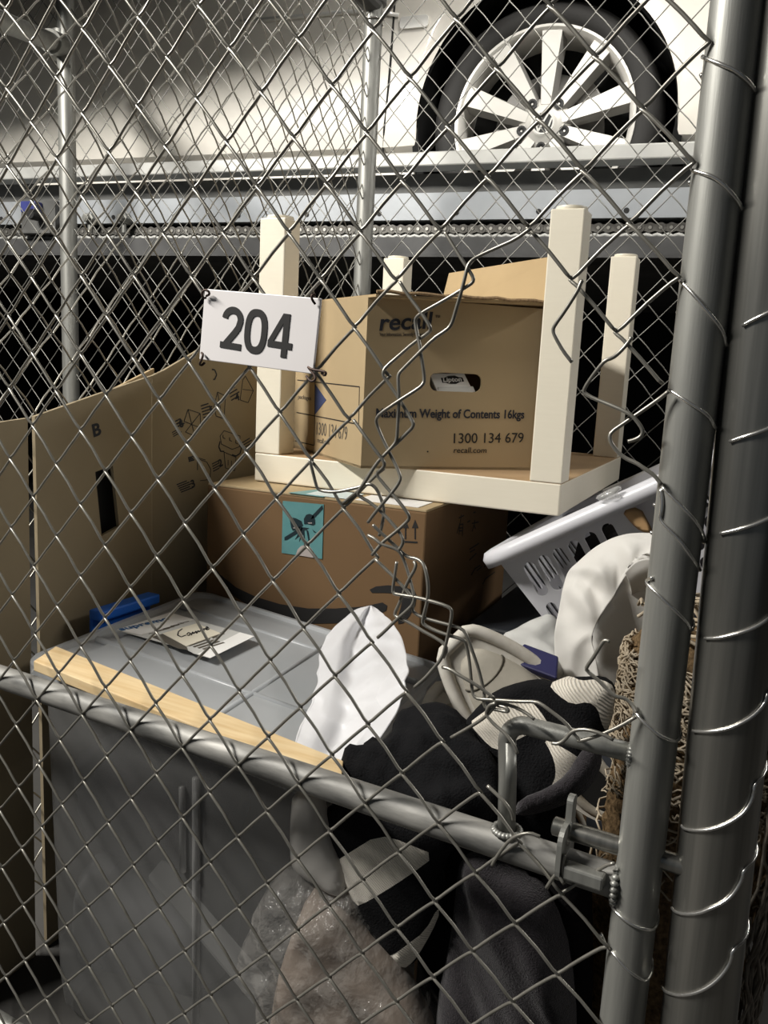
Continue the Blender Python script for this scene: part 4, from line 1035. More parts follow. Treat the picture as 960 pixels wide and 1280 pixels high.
# the printed panel swings out a little from the fold
dp = np.array([0.060, 0.375, 0.0]); dp /= np.linalg.norm(dp)
pf2 = Face((-0.115, yM, 0.0), dp, (0, 0, 1)); P2 = lambda u, v: pf2.px(u, v)
topk = [P2(190, 470), P2(205, 463), P2(244, 440), P2(262, 428), P2(300, 413), P2(345, 396)]
b = MB(); xe = topk[-1][0]
b.plate([(0.0, 0.003), (xe, 0.003)] + topk[::-1], [], pf2.p, -0.006, 0); pp_ = b.build('printed_panel', M['kraft_grey'], mc)
b = MB(); b.tube([mfc.p(aM, 0.01, -0.003), mfc.p(aM, zM - 0.002, -0.003)], 0.0034, 10); b.build('fold_crease', M['kraft_grey'], mc, smooth=True)
e0 = P(0, 525); e1 = P(46, 521)
strip = Face(mfc.p(-0.10, 0, 0.0), np.array([-0.02, 1, 0.0]), (0, 0, 1))
b = MB(); b.plate([(-0.06, 0.003), (0.078, 0.003), (0.088, zA - 0.002), (-0.06, zA - 0.014)], [], strip.p, -0.006, 0.001); b.build('end_flap', M['kraft_grey'], mc)
b = MB(); b.quadslab(mfc.p(0.160, 0.77, -0.012), mfc.p(aM + 0.02, 0.77, -0.012), mfc.p(aM + 0.02, zM + 0.012, -0.012), mfc.p(0.165, zM - 0.024, -0.012), 0.005); b.build('second_layer', M['kraft'], mc)
b = MB(); b.quadslab(mfc.p(0.02, 0.30, -0.026), mfc.p(aM - 0.01, 0.30, -0.026), mfc.p(aM - 0.01, 0.80, -0.026), mfc.p(0.02, 0.80, -0.026), 0.002); b.build('hole_shade_sheet', M['plastic_black'], mc)  # added dark sheet stands in for the shade inside the hand hole
# printing
b = MB()
a, c = P(117, 546)
mfc.text('B', a, c, 0.019, M['ink'], mp_, width=0.017, bold=0.03, rot=0.2)
Q = lambda x, y: P2(180 + x / 6.0, 420 + y / 6.0)
for box_ in ([(300, 640), (330, 550), (420, 580), (425, 690), (380, 750), (310, 720)], [(300, 640), (425, 690)], [(330, 550), (380, 750)], [(420, 580), (310, 720)],
             [(525, 530), (550, 420), (610, 450), (600, 620), (540, 600), (525, 530)], [(550, 420), (575, 560), (600, 620)], [(740, 330), (760, 300), (820, 410), (780, 500), (720, 480), (740, 330)], [(740, 400), (820, 410)],
             [(570, 750), (600, 710), (720, 750), (715, 830), (660, 850), (580, 810), (570, 750)], [(600, 870), (690, 910), (680, 1010), (610, 990), (600, 870)], [(630, 930), (630, 970)], [(655, 935), (655, 975)],
             [(360, 900), (400, 920), (400, 1005)], [(400, 920), (470, 945), (500, 1000), (495, 1060)], [(420, 1085), (500, 1075)], [(360, 900), (460, 930)]):
    b = MB(); pf2.path(b, [Q(*t) for t in box_], 0.0012); b.build('assembly_drawing', M['ink'], pp_)
b = MB()
for arc in ([(570, 790), (560, 830), (575, 865), (600, 865)], [(660, 890), (690, 900), (720, 880), (730, 840), (715, 810)], [(510, 250), (530, 255), (545, 290), (530, 325), (520, 325)]):
    pf2.path(b, [Q(*t) for t in arc], 0.0024)
for s in ((600, 750), (650, 770), (695, 790)): pf2.path(b, [Q(s[0] - 8, s[1] - 10), Q(s[0] - 8, s[1] + 12), Q(s[0] + 8, s[1] + 20)], 0.0014)
b.build('assembly_arrow', M['ink'], pp_)
def lines(b, x, y, n, dx, dy, ln, th, slx, sly):
    b = MB()
    for k in range(n):
        p0 = np.array([x + dx * k, y + dy * k]); p1 = p0 + np.array([slx, sly]) * ln * (0.75 + 0.25 * ((k * 7) % 3) / 2)
        pf2.line(b, Q(*p0), Q(*p1), th)
    b.build('assembly_text', M['ink'], pp_)
lines(b, 210, 725, 3, 5, 14, 70, 0.0017, 0.85, -0.5); lines(b, 235, 640, 3, 8, 20, 60, 0.0022, 0.85, -0.45)
lines(b, 425, 525, 5, 5, 22, 85, 0.0022, 0.9, -0.3); lines(b, 630, 410, 4, 8, 24, 80, 0.0022, 0.85, -0.5)
lines(b, 735, 800, 4, 5, 20, 90, 0.0019, 0.85, -0.5); lines(b, 510, 960, 4, 3, 18, 70, 0.0019, 0.85, -0.45); lines(b, 245, 1115, 5, 8, 14, 110, 0.0019, 0.9, -0.35); lines(b, 330, 915, 3, 3, 12, 45, 0.0026, 0.9, -0.25)
for s, x, y in (('6', 270, 690), ('5', 500, 590), ('4', 690, 490), ('2', 565, 985), ('3', 360, 1140)):
    a, c = Q(x, y); pf2.text(s, a, c, 0.014, M['ink'], pp_, bold=0.03, rot=0.35)

# ------------------------------------------------------------------ plastic storage tub
ZL = 0.527
LB, LF_, RF, RB = [np.array(q) for q in ((-0.052, -0.086, 0.530), (-0.036, -0.492, 0.530), (0.468, -0.545, 0.512), (0.443, -0.150, 0.507))]


def bil(s, t, dz=0.0):
    """lid coordinates: s along the long side, t from front to back"""
    return (LF_ * (1 - s) + RF * s) * (1 - t) + (LB * (1 - s) + RB * s) * t + np.array([0, 0, dz])


tub = thing('storage_tub', (0.2, -0.31, 0.0), 'tall cloudy see-through plastic storage tub with grey lid and blue clip', 'storage tub')


def ring(inset, z_, r=0.07, n=6, level=None):
    pts = []
    for cs_, ct_, a in ((1 - r - inset, 1 - r - inset, 0), (r + inset, 1 - r - inset, PI / 2), (r + inset, r + inset, PI), (1 - r - inset, r + inset, 1.5 * PI)):
        for k in range(n + 1):
            q = bil(cs_ + r * math.cos(a + PI / 2 * k / n), ct_ + r * math.sin(a + PI / 2 * k / n))
            pts.append(np.array([q[0], q[1], q[2] + z_ if level is None else level]))
    return pts


def loft(mb, rings, cap0=True, cap1=True, mi=0):
    n = len(rings[0]); V = [p for r in rings for p in r]
    Fc = [(i * n + k, i * n + (k + 1) % n, (i + 1) * n + (k + 1) % n, (i + 1) * n + k) for i in range(len(rings) - 1) for k in range(n)]
    if cap0: Fc.append(tuple(range(n - 1, -1, -1)))
    if cap1: Fc.append(tuple((len(rings) - 1) * n + k for k in range(n)))
    mb.add(V, Fc, mi)


b = MB(); loft(b, [ring(0.012, -0.012), ring(0.012, -0.035), ring(0.03, -0.036), ring(0.035, -0.06), ring(0.05, 0, level=0.06), ring(0.058, 0, level=0.018), ring(0.075, 0, level=0.006)], True, False)
tb_o = b.build('tub', M['tub'], tub, smooth=True, angle=0.5)
b = MB(); loft(b, [ring(0.0, -0.022), ring(0.0, -0.004), ring(0.006, 0.0), ring(0.022, 0.0), ring(0.030, -0.006), ring(0.10, -0.006), ring(0.105, -0.001), ring(0.20, -0.001)], False, True)
lid = b.build('lid', M['lid'], tub, smooth=True, angle=0.5)
b = MB()
for t in (0.30, 0.78): b.tube([bil(0.05, t, -0.003), bil(0.95, t, -0.003)], 0.005, 8)
for s in (0.62, 0.97): b.tube([bil(s, 0.1, -0.003), bil(s, 0.9, -0.003)], 0.005, 8)
b.build('rib', M['lid'], lid, smooth=True)
b = MB()
for s in (0.555, 0.60): b.tube([bil(s, 0.03, -0.09), bil(s + 0.003, 0.032, -0.20)], 0.004, 8)
for s in (0.60, 0.965): b.tube([bil(s, 0.028, -0.07) , np.array([*(bil(s * 0.99, 0.055)[:2]), 0.03])], 0.005, 8)
b.build('corner_rib', M['tub'], tub, smooth=True)
c0_, c1_ = UZ(124, 776, 0.532), UZ(198, 752, 0.532)
dr_ = (c1_ - c0_) / np.linalg.norm(c1_ - c0_); nr_ = np.array([-dr_[1], dr_[0], 0])
CFr = lambda x, y, z: c0_ + dr_ * x + nr_ * y + np.array([0, 0, z])
Lc = float(np.linalg.norm(c1_ - c0_))
b = MB(); b.box((0, -0.004, -0.002), (Lc, 0.022, 0.014), fr=CFr); b.box((0, 0.016, -0.055), (Lc, 0.022, 0.0), fr=CFr); b.build('clip', M['blue_plastic'], tub, bevel=0.003)
# printed sheet and name card on the lid
zl2 = 0.531
lc = [UZ(u, v, zl2) for u, v in ((255, 824), (318, 795.6), (211.7, 766), (145, 787.6))]
def lz(p): return np.array([p[0], p[1], 0])
ls = Face([*lc[0][:2], zl2], lc[1] - lc[0], lc[3] - lc[0]); P = lambda u, v: ls.px(u, v)
b = MB(); b.plate([P(u, v) for u, v in ((146, 788), (212, 766), (318, 796), (263, 823), (242, 817), (233, 812))], [], ls.p, 0.0, 0.0006); sh_ = b.build('product_sheet', M['paper_grey'], tub)
b = MB(); b.plate([P(u, v) for u, v in ((146, 788), (212, 766), (243, 775), (176, 794))], [], ls.p, 0.0006, 0.0009); b.build('white_panel', M['white_card'], sh_); b = MB(); b.plate([P(u, v) for u, v in ((300, 791), (318, 796), (263, 823), (247, 818))], [], ls.p, 0.0006, 0.0009); b.build('white_panel', M['white_card'], sh_)
b = MB(); b.plate([P(u, v) for u, v in ((203.6, 793), (246, 780.5), (276, 793), (233, 809))], [], ls.p, 0.001, 0.0018); nc = b.build('name_card', mat('cream_card', (0.80, 0.75, 0.62), 0.7), sh_)
b = MB()
for p4 in ([(190, 797), (203, 793), (233, 809), (235, 813), (222, 811)], [(264, 795), (276, 791), (281, 793), (266, 799)]): b.plate([P(*t) for t in p4], [], ls.p, 0.0006, 0.001)
b.build('printed_photo', mat('dark_photo_print', (0.10, 0.09, 0.075), 0.6), sh_)
b = MB()
for k in range(4):
    b2 = [P(236 + k * 6, 808 + k * 1.4), P(262 + k * 6, 799 + k * 1.6)]; ls.line(b, b2[0], b2[1], 0.004, 0, 0.0012)
for k in range(5): ls.line(b, P(186 + k * 9, 793 - k * 3.2), P(212 + k * 6, 786 - k * 2.2), 0.0012, 0, 0.0012)
b.build('printed_lines', M['ink_soft'], sh_)
a, c = P(152, 789.5); a1, c1 = P(213, 775); hh = 0.014
ls.text('supremo', a, c, hh, mat('blue_lettering', (0.03, 0.12, 0.30), 0.6), sh_, width=math.hypot(a1 - a, c1 - c), bold=0.02, rot=math.atan2(c1 - c, a1 - a), lift=0.0016)
# handwriting on the card
b = MB(); Q = lambda x, y: P(120 + x / 4.364, 720 + y / 4.364)
for pts in ([(470, 295), (450, 310), (445, 330), (465, 340), (490, 330)], [(495, 325), (505, 315), (515, 320), (508, 332), (497, 330)], [(520, 330), (527, 312), (533, 322), (545, 308), (548, 320)], [(550, 320), (557, 305), (563, 313), (574, 300), (577, 310)], [(582, 308), (590, 293), (588, 305)], [(600, 300), (612, 288), (604, 283), (597, 296), (606, 302), (618, 295)]):
    ls.path(b, [Q(*t) for t in pts], 0.0016, 0, 0.0024)
b.build('handwriting', M['ink_black'], nc)
# things packed in the tub
for nm, lab, cat, ol, y, m_ in (('folded_clothes', 'dark folded clothes pressed inside the cloudy tub, upper part', 'clothes', [(100, 910), (250, 940), (300, 960), (290, 1090), (150, 1070), (100, 1030)], -0.33, M['fleece']),
                                ('folded_towel', 'grey folded cloth seen low inside the cloudy tub', 'cloth', [(100, 1060), (180, 1090), (285, 1120), (280, 1250), (170, 1240), (100, 1190)], -0.33, mat('grey_towel', (0.16, 0.16, 0.165), 0.95))):
    o = pillow(nm, ol, (np.array([0, y, 0.3]), np.array([0, 1.0, 0])), m_, tf=0.05, tb=0.09, rim=0.06, res=0.02, wr=folds(0.02, 9, 9, y)); tag(rebase(o), lab, cat)
b = MB(); b.hexa([(0.10, -0.40, 0.20), (0.30, -0.43, 0.10), (0.31, -0.41, 0.12), (0.11, -0.38, 0.22), (0.10, -0.40, 0.205), (0.30, -0.43, 0.105), (0.31, -0.41, 0.125), (0.11, -0.38, 0.225)])
o = b.build('strap', mat('grey_strap', (0.20, 0.20, 0.195), 0.8)); tag(rebase(o), 'pale grey strap lying diagonally against the inside of the cloudy tub', 'strap')

# wooden strip on the lid
wp = [UZ(u, v, 0.548) for u, v in ((42, 830), (427, 966), (430, 937), (70, 811))]
wz = [0.552, 0.536, 0.536, 0.552]
wp = [np.array([p[0], p[1], z]) for p, z in zip(wp, wz)]
b = MB(); b.hexa([p - np.array([0, 0, 0.013]) for p in wp] + wp); o = b.build('wooden_strip', M['wood'], bevel=0.0012); tag(rebase(o), 'pale pine wood strip lying along the front of the grey tub lid', 'wood strip')
# ------------------------------------------------------------------ supports low in the pile
b = MB(); b.box((0.50, -0.38, 0.002), (0.655, -0.13, 0.39)); o = b.build('packing_box', M['kraft_dark'], bevel=0.004); tag(rebase(o), 'brown carton buried under the shoes and dark clothes', 'box')
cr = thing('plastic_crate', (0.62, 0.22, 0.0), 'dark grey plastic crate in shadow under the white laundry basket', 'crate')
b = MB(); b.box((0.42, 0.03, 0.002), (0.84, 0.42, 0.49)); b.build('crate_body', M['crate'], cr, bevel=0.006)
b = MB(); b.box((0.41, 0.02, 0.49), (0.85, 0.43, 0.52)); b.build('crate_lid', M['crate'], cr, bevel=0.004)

# ------------------------------------------------------------------ laundry basket, tipped up to the right
TH = math.radians(31.0); BX = np.array([math.cos(TH), 0, math.sin(TH)]); BZ = np.array([-math.sin(TH), 0, math.cos(TH)]); BY = np.array([0, 1.0, 0])
B0 = UY(615, 691, -0.10)
BW, BD, BH, TPR = 0.415, 0.45, 0.165, 0.030


def BF(x, y, z): return B0 + BX * x + BY * y + BZ * z


bk = thing('laundry_basket', BF(BW / 2, BD / 2, -BH), 'white plastic laundry basket with rounded slots, tipped up beside the table', 'laundry basket')


def slot(cx, y0, y1, w): return rrect(cx - w / 2, y0, cx + w / 2, y1, w * 0.49, 5)


def wall_plate(L, slots, fr, name):
    b = MB(); b.plate([(TPR * 0.0, 0.0), (L, 0.0), (L - TPR, -BH), (TPR, -BH)], slots, fr, -0.0025, 0.0); return b.build(name, M['basket'], bk)


r1 = [(-0.080, -0.030, 0.017), (-0.138, -0.095, 0.015)]
sl = []
for cx in (0.040, 0.064, 0.088, 0.113, 0.139, 0.166):
    h = 0.010 * (cx - 0.04) / 0.12; sl.append(slot(cx, -0.088, -0.034 + h * 0.6, 0.0175)); sl.append(slot(cx, -0.142, -0.100, 0.0155))
for cx in (0.262, 0.292, 0.322, 0.352): sl.append(slot(cx, -0.062, -0.026, 0.021)); sl.append(slot(cx, -0.112, -0.072, 0.021)); sl.append(slot(cx, -0.145, -0.121, 0.018)) if cx < 0.34 else None
tapx = lambda z: -z / BH * TPR
wall_plate(BW, sl, lambda x, y, h: BF(x, 0.0 + tapx(y) * 0.8 - h, y), 'front_wall')
wall_plate(BW, sl, lambda x, y, h: BF(x, BD - tapx(y) * 0.8 + h, y), 'back_wall')
sl2 = []
for k in range(14): cx = 0.055 + k * 0.026; sl2.append(slot(cx, -0.085, -0.034, 0.016)); sl2.append(slot(cx, -0.140, -0.098, 0.014))
sl2 = [s for s in sl2 if max(q[0] for q in s) < BD - 0.05]
wall_plate(BD, sl2, lambda x, y, h: BF(tapx(y) - h, x, y), 'side_wall')
wall_plate(BD, sl2, lambda x, y, h: BF(BW - tapx(y) + h, x, y), 'side_wall')
b = MB(); b.hexa([BF(TPR, TPR * .8, -BH - .003), BF(BW - TPR, TPR * .8, -BH - .003), BF(BW - TPR, BD - TPR * .8, -BH - .003), BF(TPR, BD - TPR * .8, -BH - .003), BF(TPR, TPR * .8, -BH), BF(BW - TPR, TPR * .8, -BH), BF(BW - TPR, BD - TPR * .8, -BH), BF(TPR, BD - TPR * .8, -BH)]); b.build('bottom', M['basket'], bk)
b = MB(); path = []
for q in rrect(-0.012, -0.012, BW + 0.012, BD + 0.012, 0.05, 8): path.append(q)
# a broad rolled rim: outer lip, top, inner lip
sec = [(-0.014, -0.020), (-0.016, -0.006), (-0.010, 0.003), (0.0, 0.005), (0.010, 0.002), (0.013, -0.008)]
n = len(path); V = []
for i, q in enumerate(path):
    a = np.array(path[i - 1]); c = np.array(path[(i + 1) % n]); t = (c - a) / np.linalg.norm(c - a); nn = np.array([-t[1], t[0]])
    for s, z in sec: V.append(BF(q[0] + nn[0] * s, q[1] + nn[1] * s, z))
m_ = len(sec)
b.add(V, [(i * m_ + k, i * m_ + k + 1, ((i + 1) % n) * m_ + k + 1, ((i + 1) % n) * m_ + k) for i in range(n) for k in range(m_ - 1)])
o = b.build('rim', M['basket'], bk, smooth=True)
md = o.modifiers.new('solid', 'SOLIDIFY'); md.thickness = 0.002
# what is on and in the basket
pl = (BF(0, 0.02, 0), BY)
o = pillow('torn_paper', [(776, 638), (800, 633), (812, 655), (818, 668), (800, 664), (790, 655)], (BF(0, -0.012, 0), BY), M['tan_paper'], tf=0.002, tb=0.001, rim=0.01, res=0.006, soft=1); tag(rebase(o), 'small torn scrap of tan paper on the white basket side', 'paper scrap')
o = pillow('plastic_wrap', [(742, 622), (760, 612), (775, 606), (778, 612), (770, 616), (782, 622), (765, 624), (752, 627)], (BF(0, -0.028, 0), BY), M['wrap'], tf=0.006, tb=0.004, rim=0.008, res=0.004, wr=folds(0.004, 60, 60, 3)); tag(rebase(o), 'scrap of clear wrap caught on the basket rim by the table corner', 'plastic wrap')
o = pillow('dark_bundle', [(700, 690), (790, 640), (860, 610), (900, 640), (880, 760), (760, 760)], (np.array([0, 0.12, 0]), BY), M['dark_cloth'], tf=0.05, tb=0.08, rim=0.06, res=0.02, wr=folds(0.02, 10, 10, 2)); tag(rebase(o), 'dark clothes lying inside the white laundry basket', 'clothes')

# ------------------------------------------------------------------ white packing paper
pk = thing('packing_paper', UY(745, 845, -0.24), 'big curling sheet of white packing paper in front of the laundry basket', 'paper')
def catmull(P, n):
    P = np.array(P, float); t = np.linspace(0, len(P) - 1, n); out = []
    for x in t:
        i = min(int(x), len(P) - 2); f = x - i; p0 = P[max(i - 1, 0)]; p1 = P[i]; p2 = P[i + 1]; p3 = P[min(i + 2, len(P) - 1)]
        out.append(0.5 * ((2 * p1) + (p2 - p0) * f + (2 * p0 - 5 * p1 + 4 * p2 - p3) * f * f + (3 * p1 - p0 - 3 * p2 + p3) * f ** 3))
    return np.array(out)


def sheet(name, curves, mt, parent=None, na=60, nb=24, amp=0.004, fr=20, seed=0.0, thick=0.0008):
    """a sheet of paper lofted through several (u, v, y) edge curves"""
    C_ = [catmull([UY(*q) for q in c], na) for c in curves]
    G = np.array([catmull([c[i] for c in C_], nb) for i in range(na)])
    mb = MB(); V = []
    for i in range(na):
        for k in range(nb):
            p = G[i, k]; w = amp * ((0.5 - abs(nz(p, fr, seed))) * 1.2 + 0.8 * nz(p, fr * 0.5, seed + 3)); V.append(p + np.array([0.1, -1, 0.25]) * w)
    mb.add(V, [(i * nb + k, (i + 1) * nb + k, (i + 1) * nb + k + 1, i * nb + k + 1) for i in range(na - 1) for k in range(nb - 1)])
    o = mb.build(name, mt, parent, smooth=True)
    md = o.modifiers.new('solid', 'SOLIDIFY'); md.thickness = thick
    return o


outer = [(697, 848, -.215), (693, 800, -.215), (700, 757, -.20), (704, 735, -.19), (710, 716, -.185), (723, 702, -.18), (746, 683, -.18), (773, 670, -.185), (800, 666, -.19), (840, 668, -.20)]
midc = [(722, 852, -.226), (716, 805, -.226), (722, 770, -.214), (728, 748, -.222), (737, 730, -.202), (750, 715, -.216), (768, 700, -.204), (788, 688, -.218), (808, 683, -.212), (840, 684, -.225)]
inner = [(749, 848, -.235), (744, 820, -.235), (740, 798, -.23), (747, 778, -.225), (757, 760, -.22), (768, 745, -.215), (776, 729, -.215), (786, 716, -.22), (802, 706, -.225), (840, 704, -.235)]
sheet('curling_strip', [outer, midc, inner], M['paper'], pk, amp=0.007, fr=30)
ol = [(752, 765), (768, 742), (779, 716), (800, 690), (850, 690), (850, 780), (830, 850), (795, 880), (765, 870), (744, 845), (738, 800)]
pillow('back_sheet', ol, plane3([(750, 850, -0.13), (750, 760, -0.19), (830, 760, -0.20)]), M['paper'], tf=0.003, tb=0.002, rim=0.012, res=0.009, wr=folds(0.010, 8, 8, 4), parent=pk, soft=1)
sheet('folded_corner', [[(781, 716, -.235), (800, 700, -.24), (840, 698, -.24)], [(788, 732, -.225), (803, 722, -.23), (840, 715, -.23)], [(790, 748, -.20), (804, 742, -.20), (840, 728, -.21)]], M['paper'], pk, na=24, nb=14, amp=0.003)
o = pillow('tissue_paper', [(622, 800), (640, 788), (668, 776), (690, 768), (705, 780), (712, 815), (705, 850), (680, 845), (660, 838), (640, 826)], plane3([(630, 810, -0.20), (700, 775, -0.15), (690, 840, -0.22)]), M['paper_grey'], tf=0.014, tb=0.006, rim=0.03, res=0.007, wr=folds(0.014, 18, 18, 12, True)); tag(rebase(o), 'crumpled pale grey tissue paper between the shoe and the white sheet', 'paper')
b = MB(); q = [UY(u, v, y) for u, v, y in ((637, 826, -0.262), (655, 804, -0.238), (698, 820, -0.242), (696, 848, -0.268))]
b.quadslab(q[0], q[3], q[2], q[1], 0.012); o = b.build('navy_booklet', M['navy'], bevel=0.002); tag(rebase(o), 'small navy blue booklet lying behind the off-white shoe', 'booklet')

# ------------------------------------------------------------------ shoes
def shoe(name, O, ax, upn, L, label):
    """lofted sneaker: ax runs heel to toe, upn from sole to ankle"""
    ax = np.array(ax, float); ax /= np.linalg.norm(ax); upn = np.array(upn, float); upn -= ax * (upn @ ax); upn /= np.linalg.norm(upn); sd = np.cross(ax, upn)
    FR = lambda l, s, h: np.array(O) + ax * l + sd * s + upn * h
    t = thing(name, FR(L * 0.5, 0, 0), label, 'shoe', 'pair of off-white canvas shoes')
    ls_ = np.linspace(0, 1, 26)
    def half(l): return L * (0.122 + 0.055 * math.sin(PI * min(max((l - 0.25) / 0.75, 0), 1)) ** 1.2) * min(1, (max(1e-4, 1 - ((l - 0.5) / 0.5) ** 2)) ** 0.33 * 1.02) if 0 < l < 1 else 0.002
    def top(l): return L * float(np.interp(l, [0, 0.06, 0.25, 0.40, 0.55, 0.75, 0.92, 1.0], [0.16, 0.27, 0.27, 0.29, 0.26, 0.20, 0.165, 0.12]))
    # sole
    V = []; ns = 0; b = MB(); rings = []
    for l in ls_:
        w = half(l) + 0.004 + 0.008 * l; h0, h1 = 0.0, 0.036; l = l * 1.07 - 0.01
        rings.append([FR(l * L, -w, h0 + .003), FR(l * L, -w - .001, (h0 + h1) / 2), FR(l * L, -w, h1), FR(l * L, 0, h1 + .002), FR(l * L, w, h1), FR(l * L, w + .001, (h0 + h1) / 2), FR(l * L, w, h0 + .003), FR(l * L, 0, h0)])
    loft(b, rings); b.build('sole', M['rubber'], t, smooth=True, angle=0.8)
    b = MB(); rings = []
    for l in ls_[1:-1]:
        w = half(l) - 0.001; h = top(l); R_ = []
        for k in range(17):
            a = PI * k / 16; x = w * math.cos(a); z = 0.026 + (h - 0.026) * (math.sin(a) ** 0.75)
            if l < 0.42: x *= 1 - 0.25 * math.sin(a)
            R_.append(FR(l * L, -x, z))
        rings.append(R_)
    loft(b, rings, True, True)
    up = b.build('upper', M['shoe'], t, smooth=True)
    b = MB(); ring_ = [FR(l * L * 1.06 - 0.004, -s_ * (half(l) + 0.010), 0.030 + 0.006 * l) for s_, rng in ((1, np.linspace(0.62, 0.995, 22)), (-1, np.linspace(0.995, 0.62, 22))) for l in rng]
    b.tube(ring_, 0.0085, 10); b.build('toe_bumper', M['rubber'], t, smooth=True)
    b = MB()
    R_ = []
    for k in range(24):
        a = 2 * PI * k / 24; R_.append(FR(L * (0.20 + 0.16 * math.cos(a)), L * 0.085 * math.sin(a), L * (0.275 + 0.012 * math.cos(a))))
    b.tube(R_, 0.006, 8, closed=True); b.build('collar', M['shoe'], t, smooth=True)
    b = MB(); R_ = [FR(L * (0.20 + 0.14 * math.cos(a)), L * 0.075 * math.sin(a), L * 0.279) for a in np.linspace(0, 2 * PI, 24, endpoint=False)]; b.add(R_, [tuple(range(24))]); b.build('lining', M['liner'], t)
    b = MB(); b.tube([FR(L * (0.86 - 0.05 * math.sin(PI * k / 12)), half(0.84) * 0.92 * math.cos(PI * k / 12), 0.03 + (top(0.83) - 0.03) * math.sin(PI * k / 12) ** 0.75 + 0.001) for k in range(13)], 0.0012, 5)
    b.build('stitching', M['stitch'], t, smooth=True)
    return t


tip = UY(572, 810, -0.26); axs = np.array([-0.66, -0.10, 0.60]); axs /= np.linalg.norm(axs)
shoe('canvas_shoe', tip - axs * 0.275, axs, (0.48, -0.82, 0.25), 0.275, 'off-white canvas shoe lying toe up on the pile, thick pale sole edge showing')
tip = UY(531, 886, -0.235)
shoe('canvas_shoe', tip - axs * 0.262 + np.array([0, 0, 0]), axs, (0.10, -0.45, 0.85), 0.262, 'off-white shoe mostly buried behind the black knitwear, only its cream toe showing')

# ------------------------------------------------------------------ white bag over the end of the tub
wb = thing('paper_bag', UY(430, 985, -0.53), 'crumpled white paper bag hanging over the right end of the tub', 'bag')
YS = [-.185, -.215, -.275, -.345, -.42, -.475, -.505, -.522]
CS = [([(463, 757), (441, 765), (411, 794), (401, 829), (392, 870), (379, 903), (375, 920), (373, 935)], 0.0),
      ([(463, 757), (448, 772), (430, 797), (420, 838), (412, 880), (400, 915), (392, 934), (388, 948)], -.026),
      ([(464, 757), (455, 779), (446, 806), (440, 845), (436, 885), (424, 925), (412, 944), (406, 960)], -.008),
      ([(465, 757), (468, 778), (470, 803), (468, 842), (458, 884), (446, 920), (432, 946), (424, 966)], -.030),
      ([(466, 757), (477, 772), (489, 797), (493, 832), (484, 870), (472, 905), (452, 938), (438, 970)], -.012),
      ([(467, 758), (482, 769), (499, 790), (510, 824), (506, 850), (495, 890), (470, 930), (446, 968)], 0.004),
      ([(465, 760), (465, 780), (455, 805), (445, 840), (440, 880), (430, 918), (414, 938), (408, 958)], 0.024)]
CV = [[(u, v, y + o * min(1, 0.25 + k * 0.35) * (1 - 0.11 * k)) for k, ((u, v), y) in enumerate(zip(c, YS))] for c, o in CS]
sheet('crumpled_front', CV + [CV[0]], M['white_bag'], wb, na=90, nb=110, amp=0.012, fr=24, seed=2.0)
ol = [(366, 985), (362, 1040), (363, 1082), (378, 1095), (400, 1110), (422, 1122), (432, 1116), (428, 1085), (415, 1045), (404, 1005), (400, 985)]
pillow('milky_lining', ol, (np.array([0.4, -0.545, 0.4]), np.array([0.07, 1.0, 0])), M['pale_pouch'], tf=0.010, tb=0.02, rim=0.03, res=0.006, wr=folds(0.008, 25, 12, 6, True), parent=wb)
# ------------------------------------------------------------------ clothes
Kn = (np.array([0.5, -0.50, 0.4]), np.array([0.073, 0.997, 0]))
sj = thing('striped_jumper', UY(620, 1130, -0.50), 'black and cream striped knitted jumper bundled behind the gate handle', 'jumper')
ol = [(578, 905), (600, 880), (620, 862), (654, 851), (678, 848), (690, 852), (705, 845), (727, 846), (754, 844), (769, 855), (770, 870), (765, 901), (757, 918), (752, 940), (738, 968), (722, 990), (708, 1020), (690, 1050), (640, 1060), (610, 1030), (600, 960), (590, 925)]
Wa = [(684, 855), (706, 846), (714, 845), (724, 851), (741, 849), (752, 850), (766, 858), (767, 880), (763, 901), (755, 914), (747, 901), (743, 885), (731, 876), (711, 880), (694, 868)]
Wb = [(586, 903), (600, 892), (616, 881), (640, 877), (662, 876), (673, 888), (682, 903), (665, 912), (648, 920), (630, 930), (618, 936), (602, 922)]
Wc = [(676, 921), (690, 927), (702, 933), (719, 944), (724, 960), (716, 977), (700, 987), (684, 993), (678, 986), (689, 971), (690, 955), (685, 938)]
pillow('body_knit', ol, plane3([(600, 930, -0.50), (760, 860, -0.44), (690, 1030, -0.50)]), [M['black_knit'], M['white_knit']], tf=0.035, tb=0.05, rim=0.06, res=0.006, patches=[(Wa, 1), (Wb, 1), (Wc, 1)], wr=folds(0.014, 14, 14, 7), parent=sj)
ol = [(403, 1020), (412, 1006), (440, 990), (500, 985), (560, 1010), (575, 1050), (553, 1080), (556, 1120), (547, 1150), (530, 1185), (520, 1202), (508, 1209), (492, 1190), (470, 1170), (450, 1142), (446, 1127), (432, 1100), (423, 1072), (410, 1043)]
W1 = [(424, 1072), (450, 1053), (487, 1030), (520, 1038), (554, 1060), (520, 1083), (480, 1108), (450, 1126), (436, 1100)]
W2 = [(490, 1188), (515, 1172), (537, 1157), (552, 1128), (548, 1148), (532, 1180), (520, 1198), (508, 1206), (496, 1197)]
pillow('sleeve', ol, (np.array([0.5, -0.535, 0.4]), np.array([0.073, 0.997, 0])), [M['black_knit'], M['white_knit']], tf=0.024, tb=0.03, rim=0.05, res=0.006, patches=[(W1, 1), (W2, 1)], wr=folds(0.006, 12, 12, 3), parent=sj)
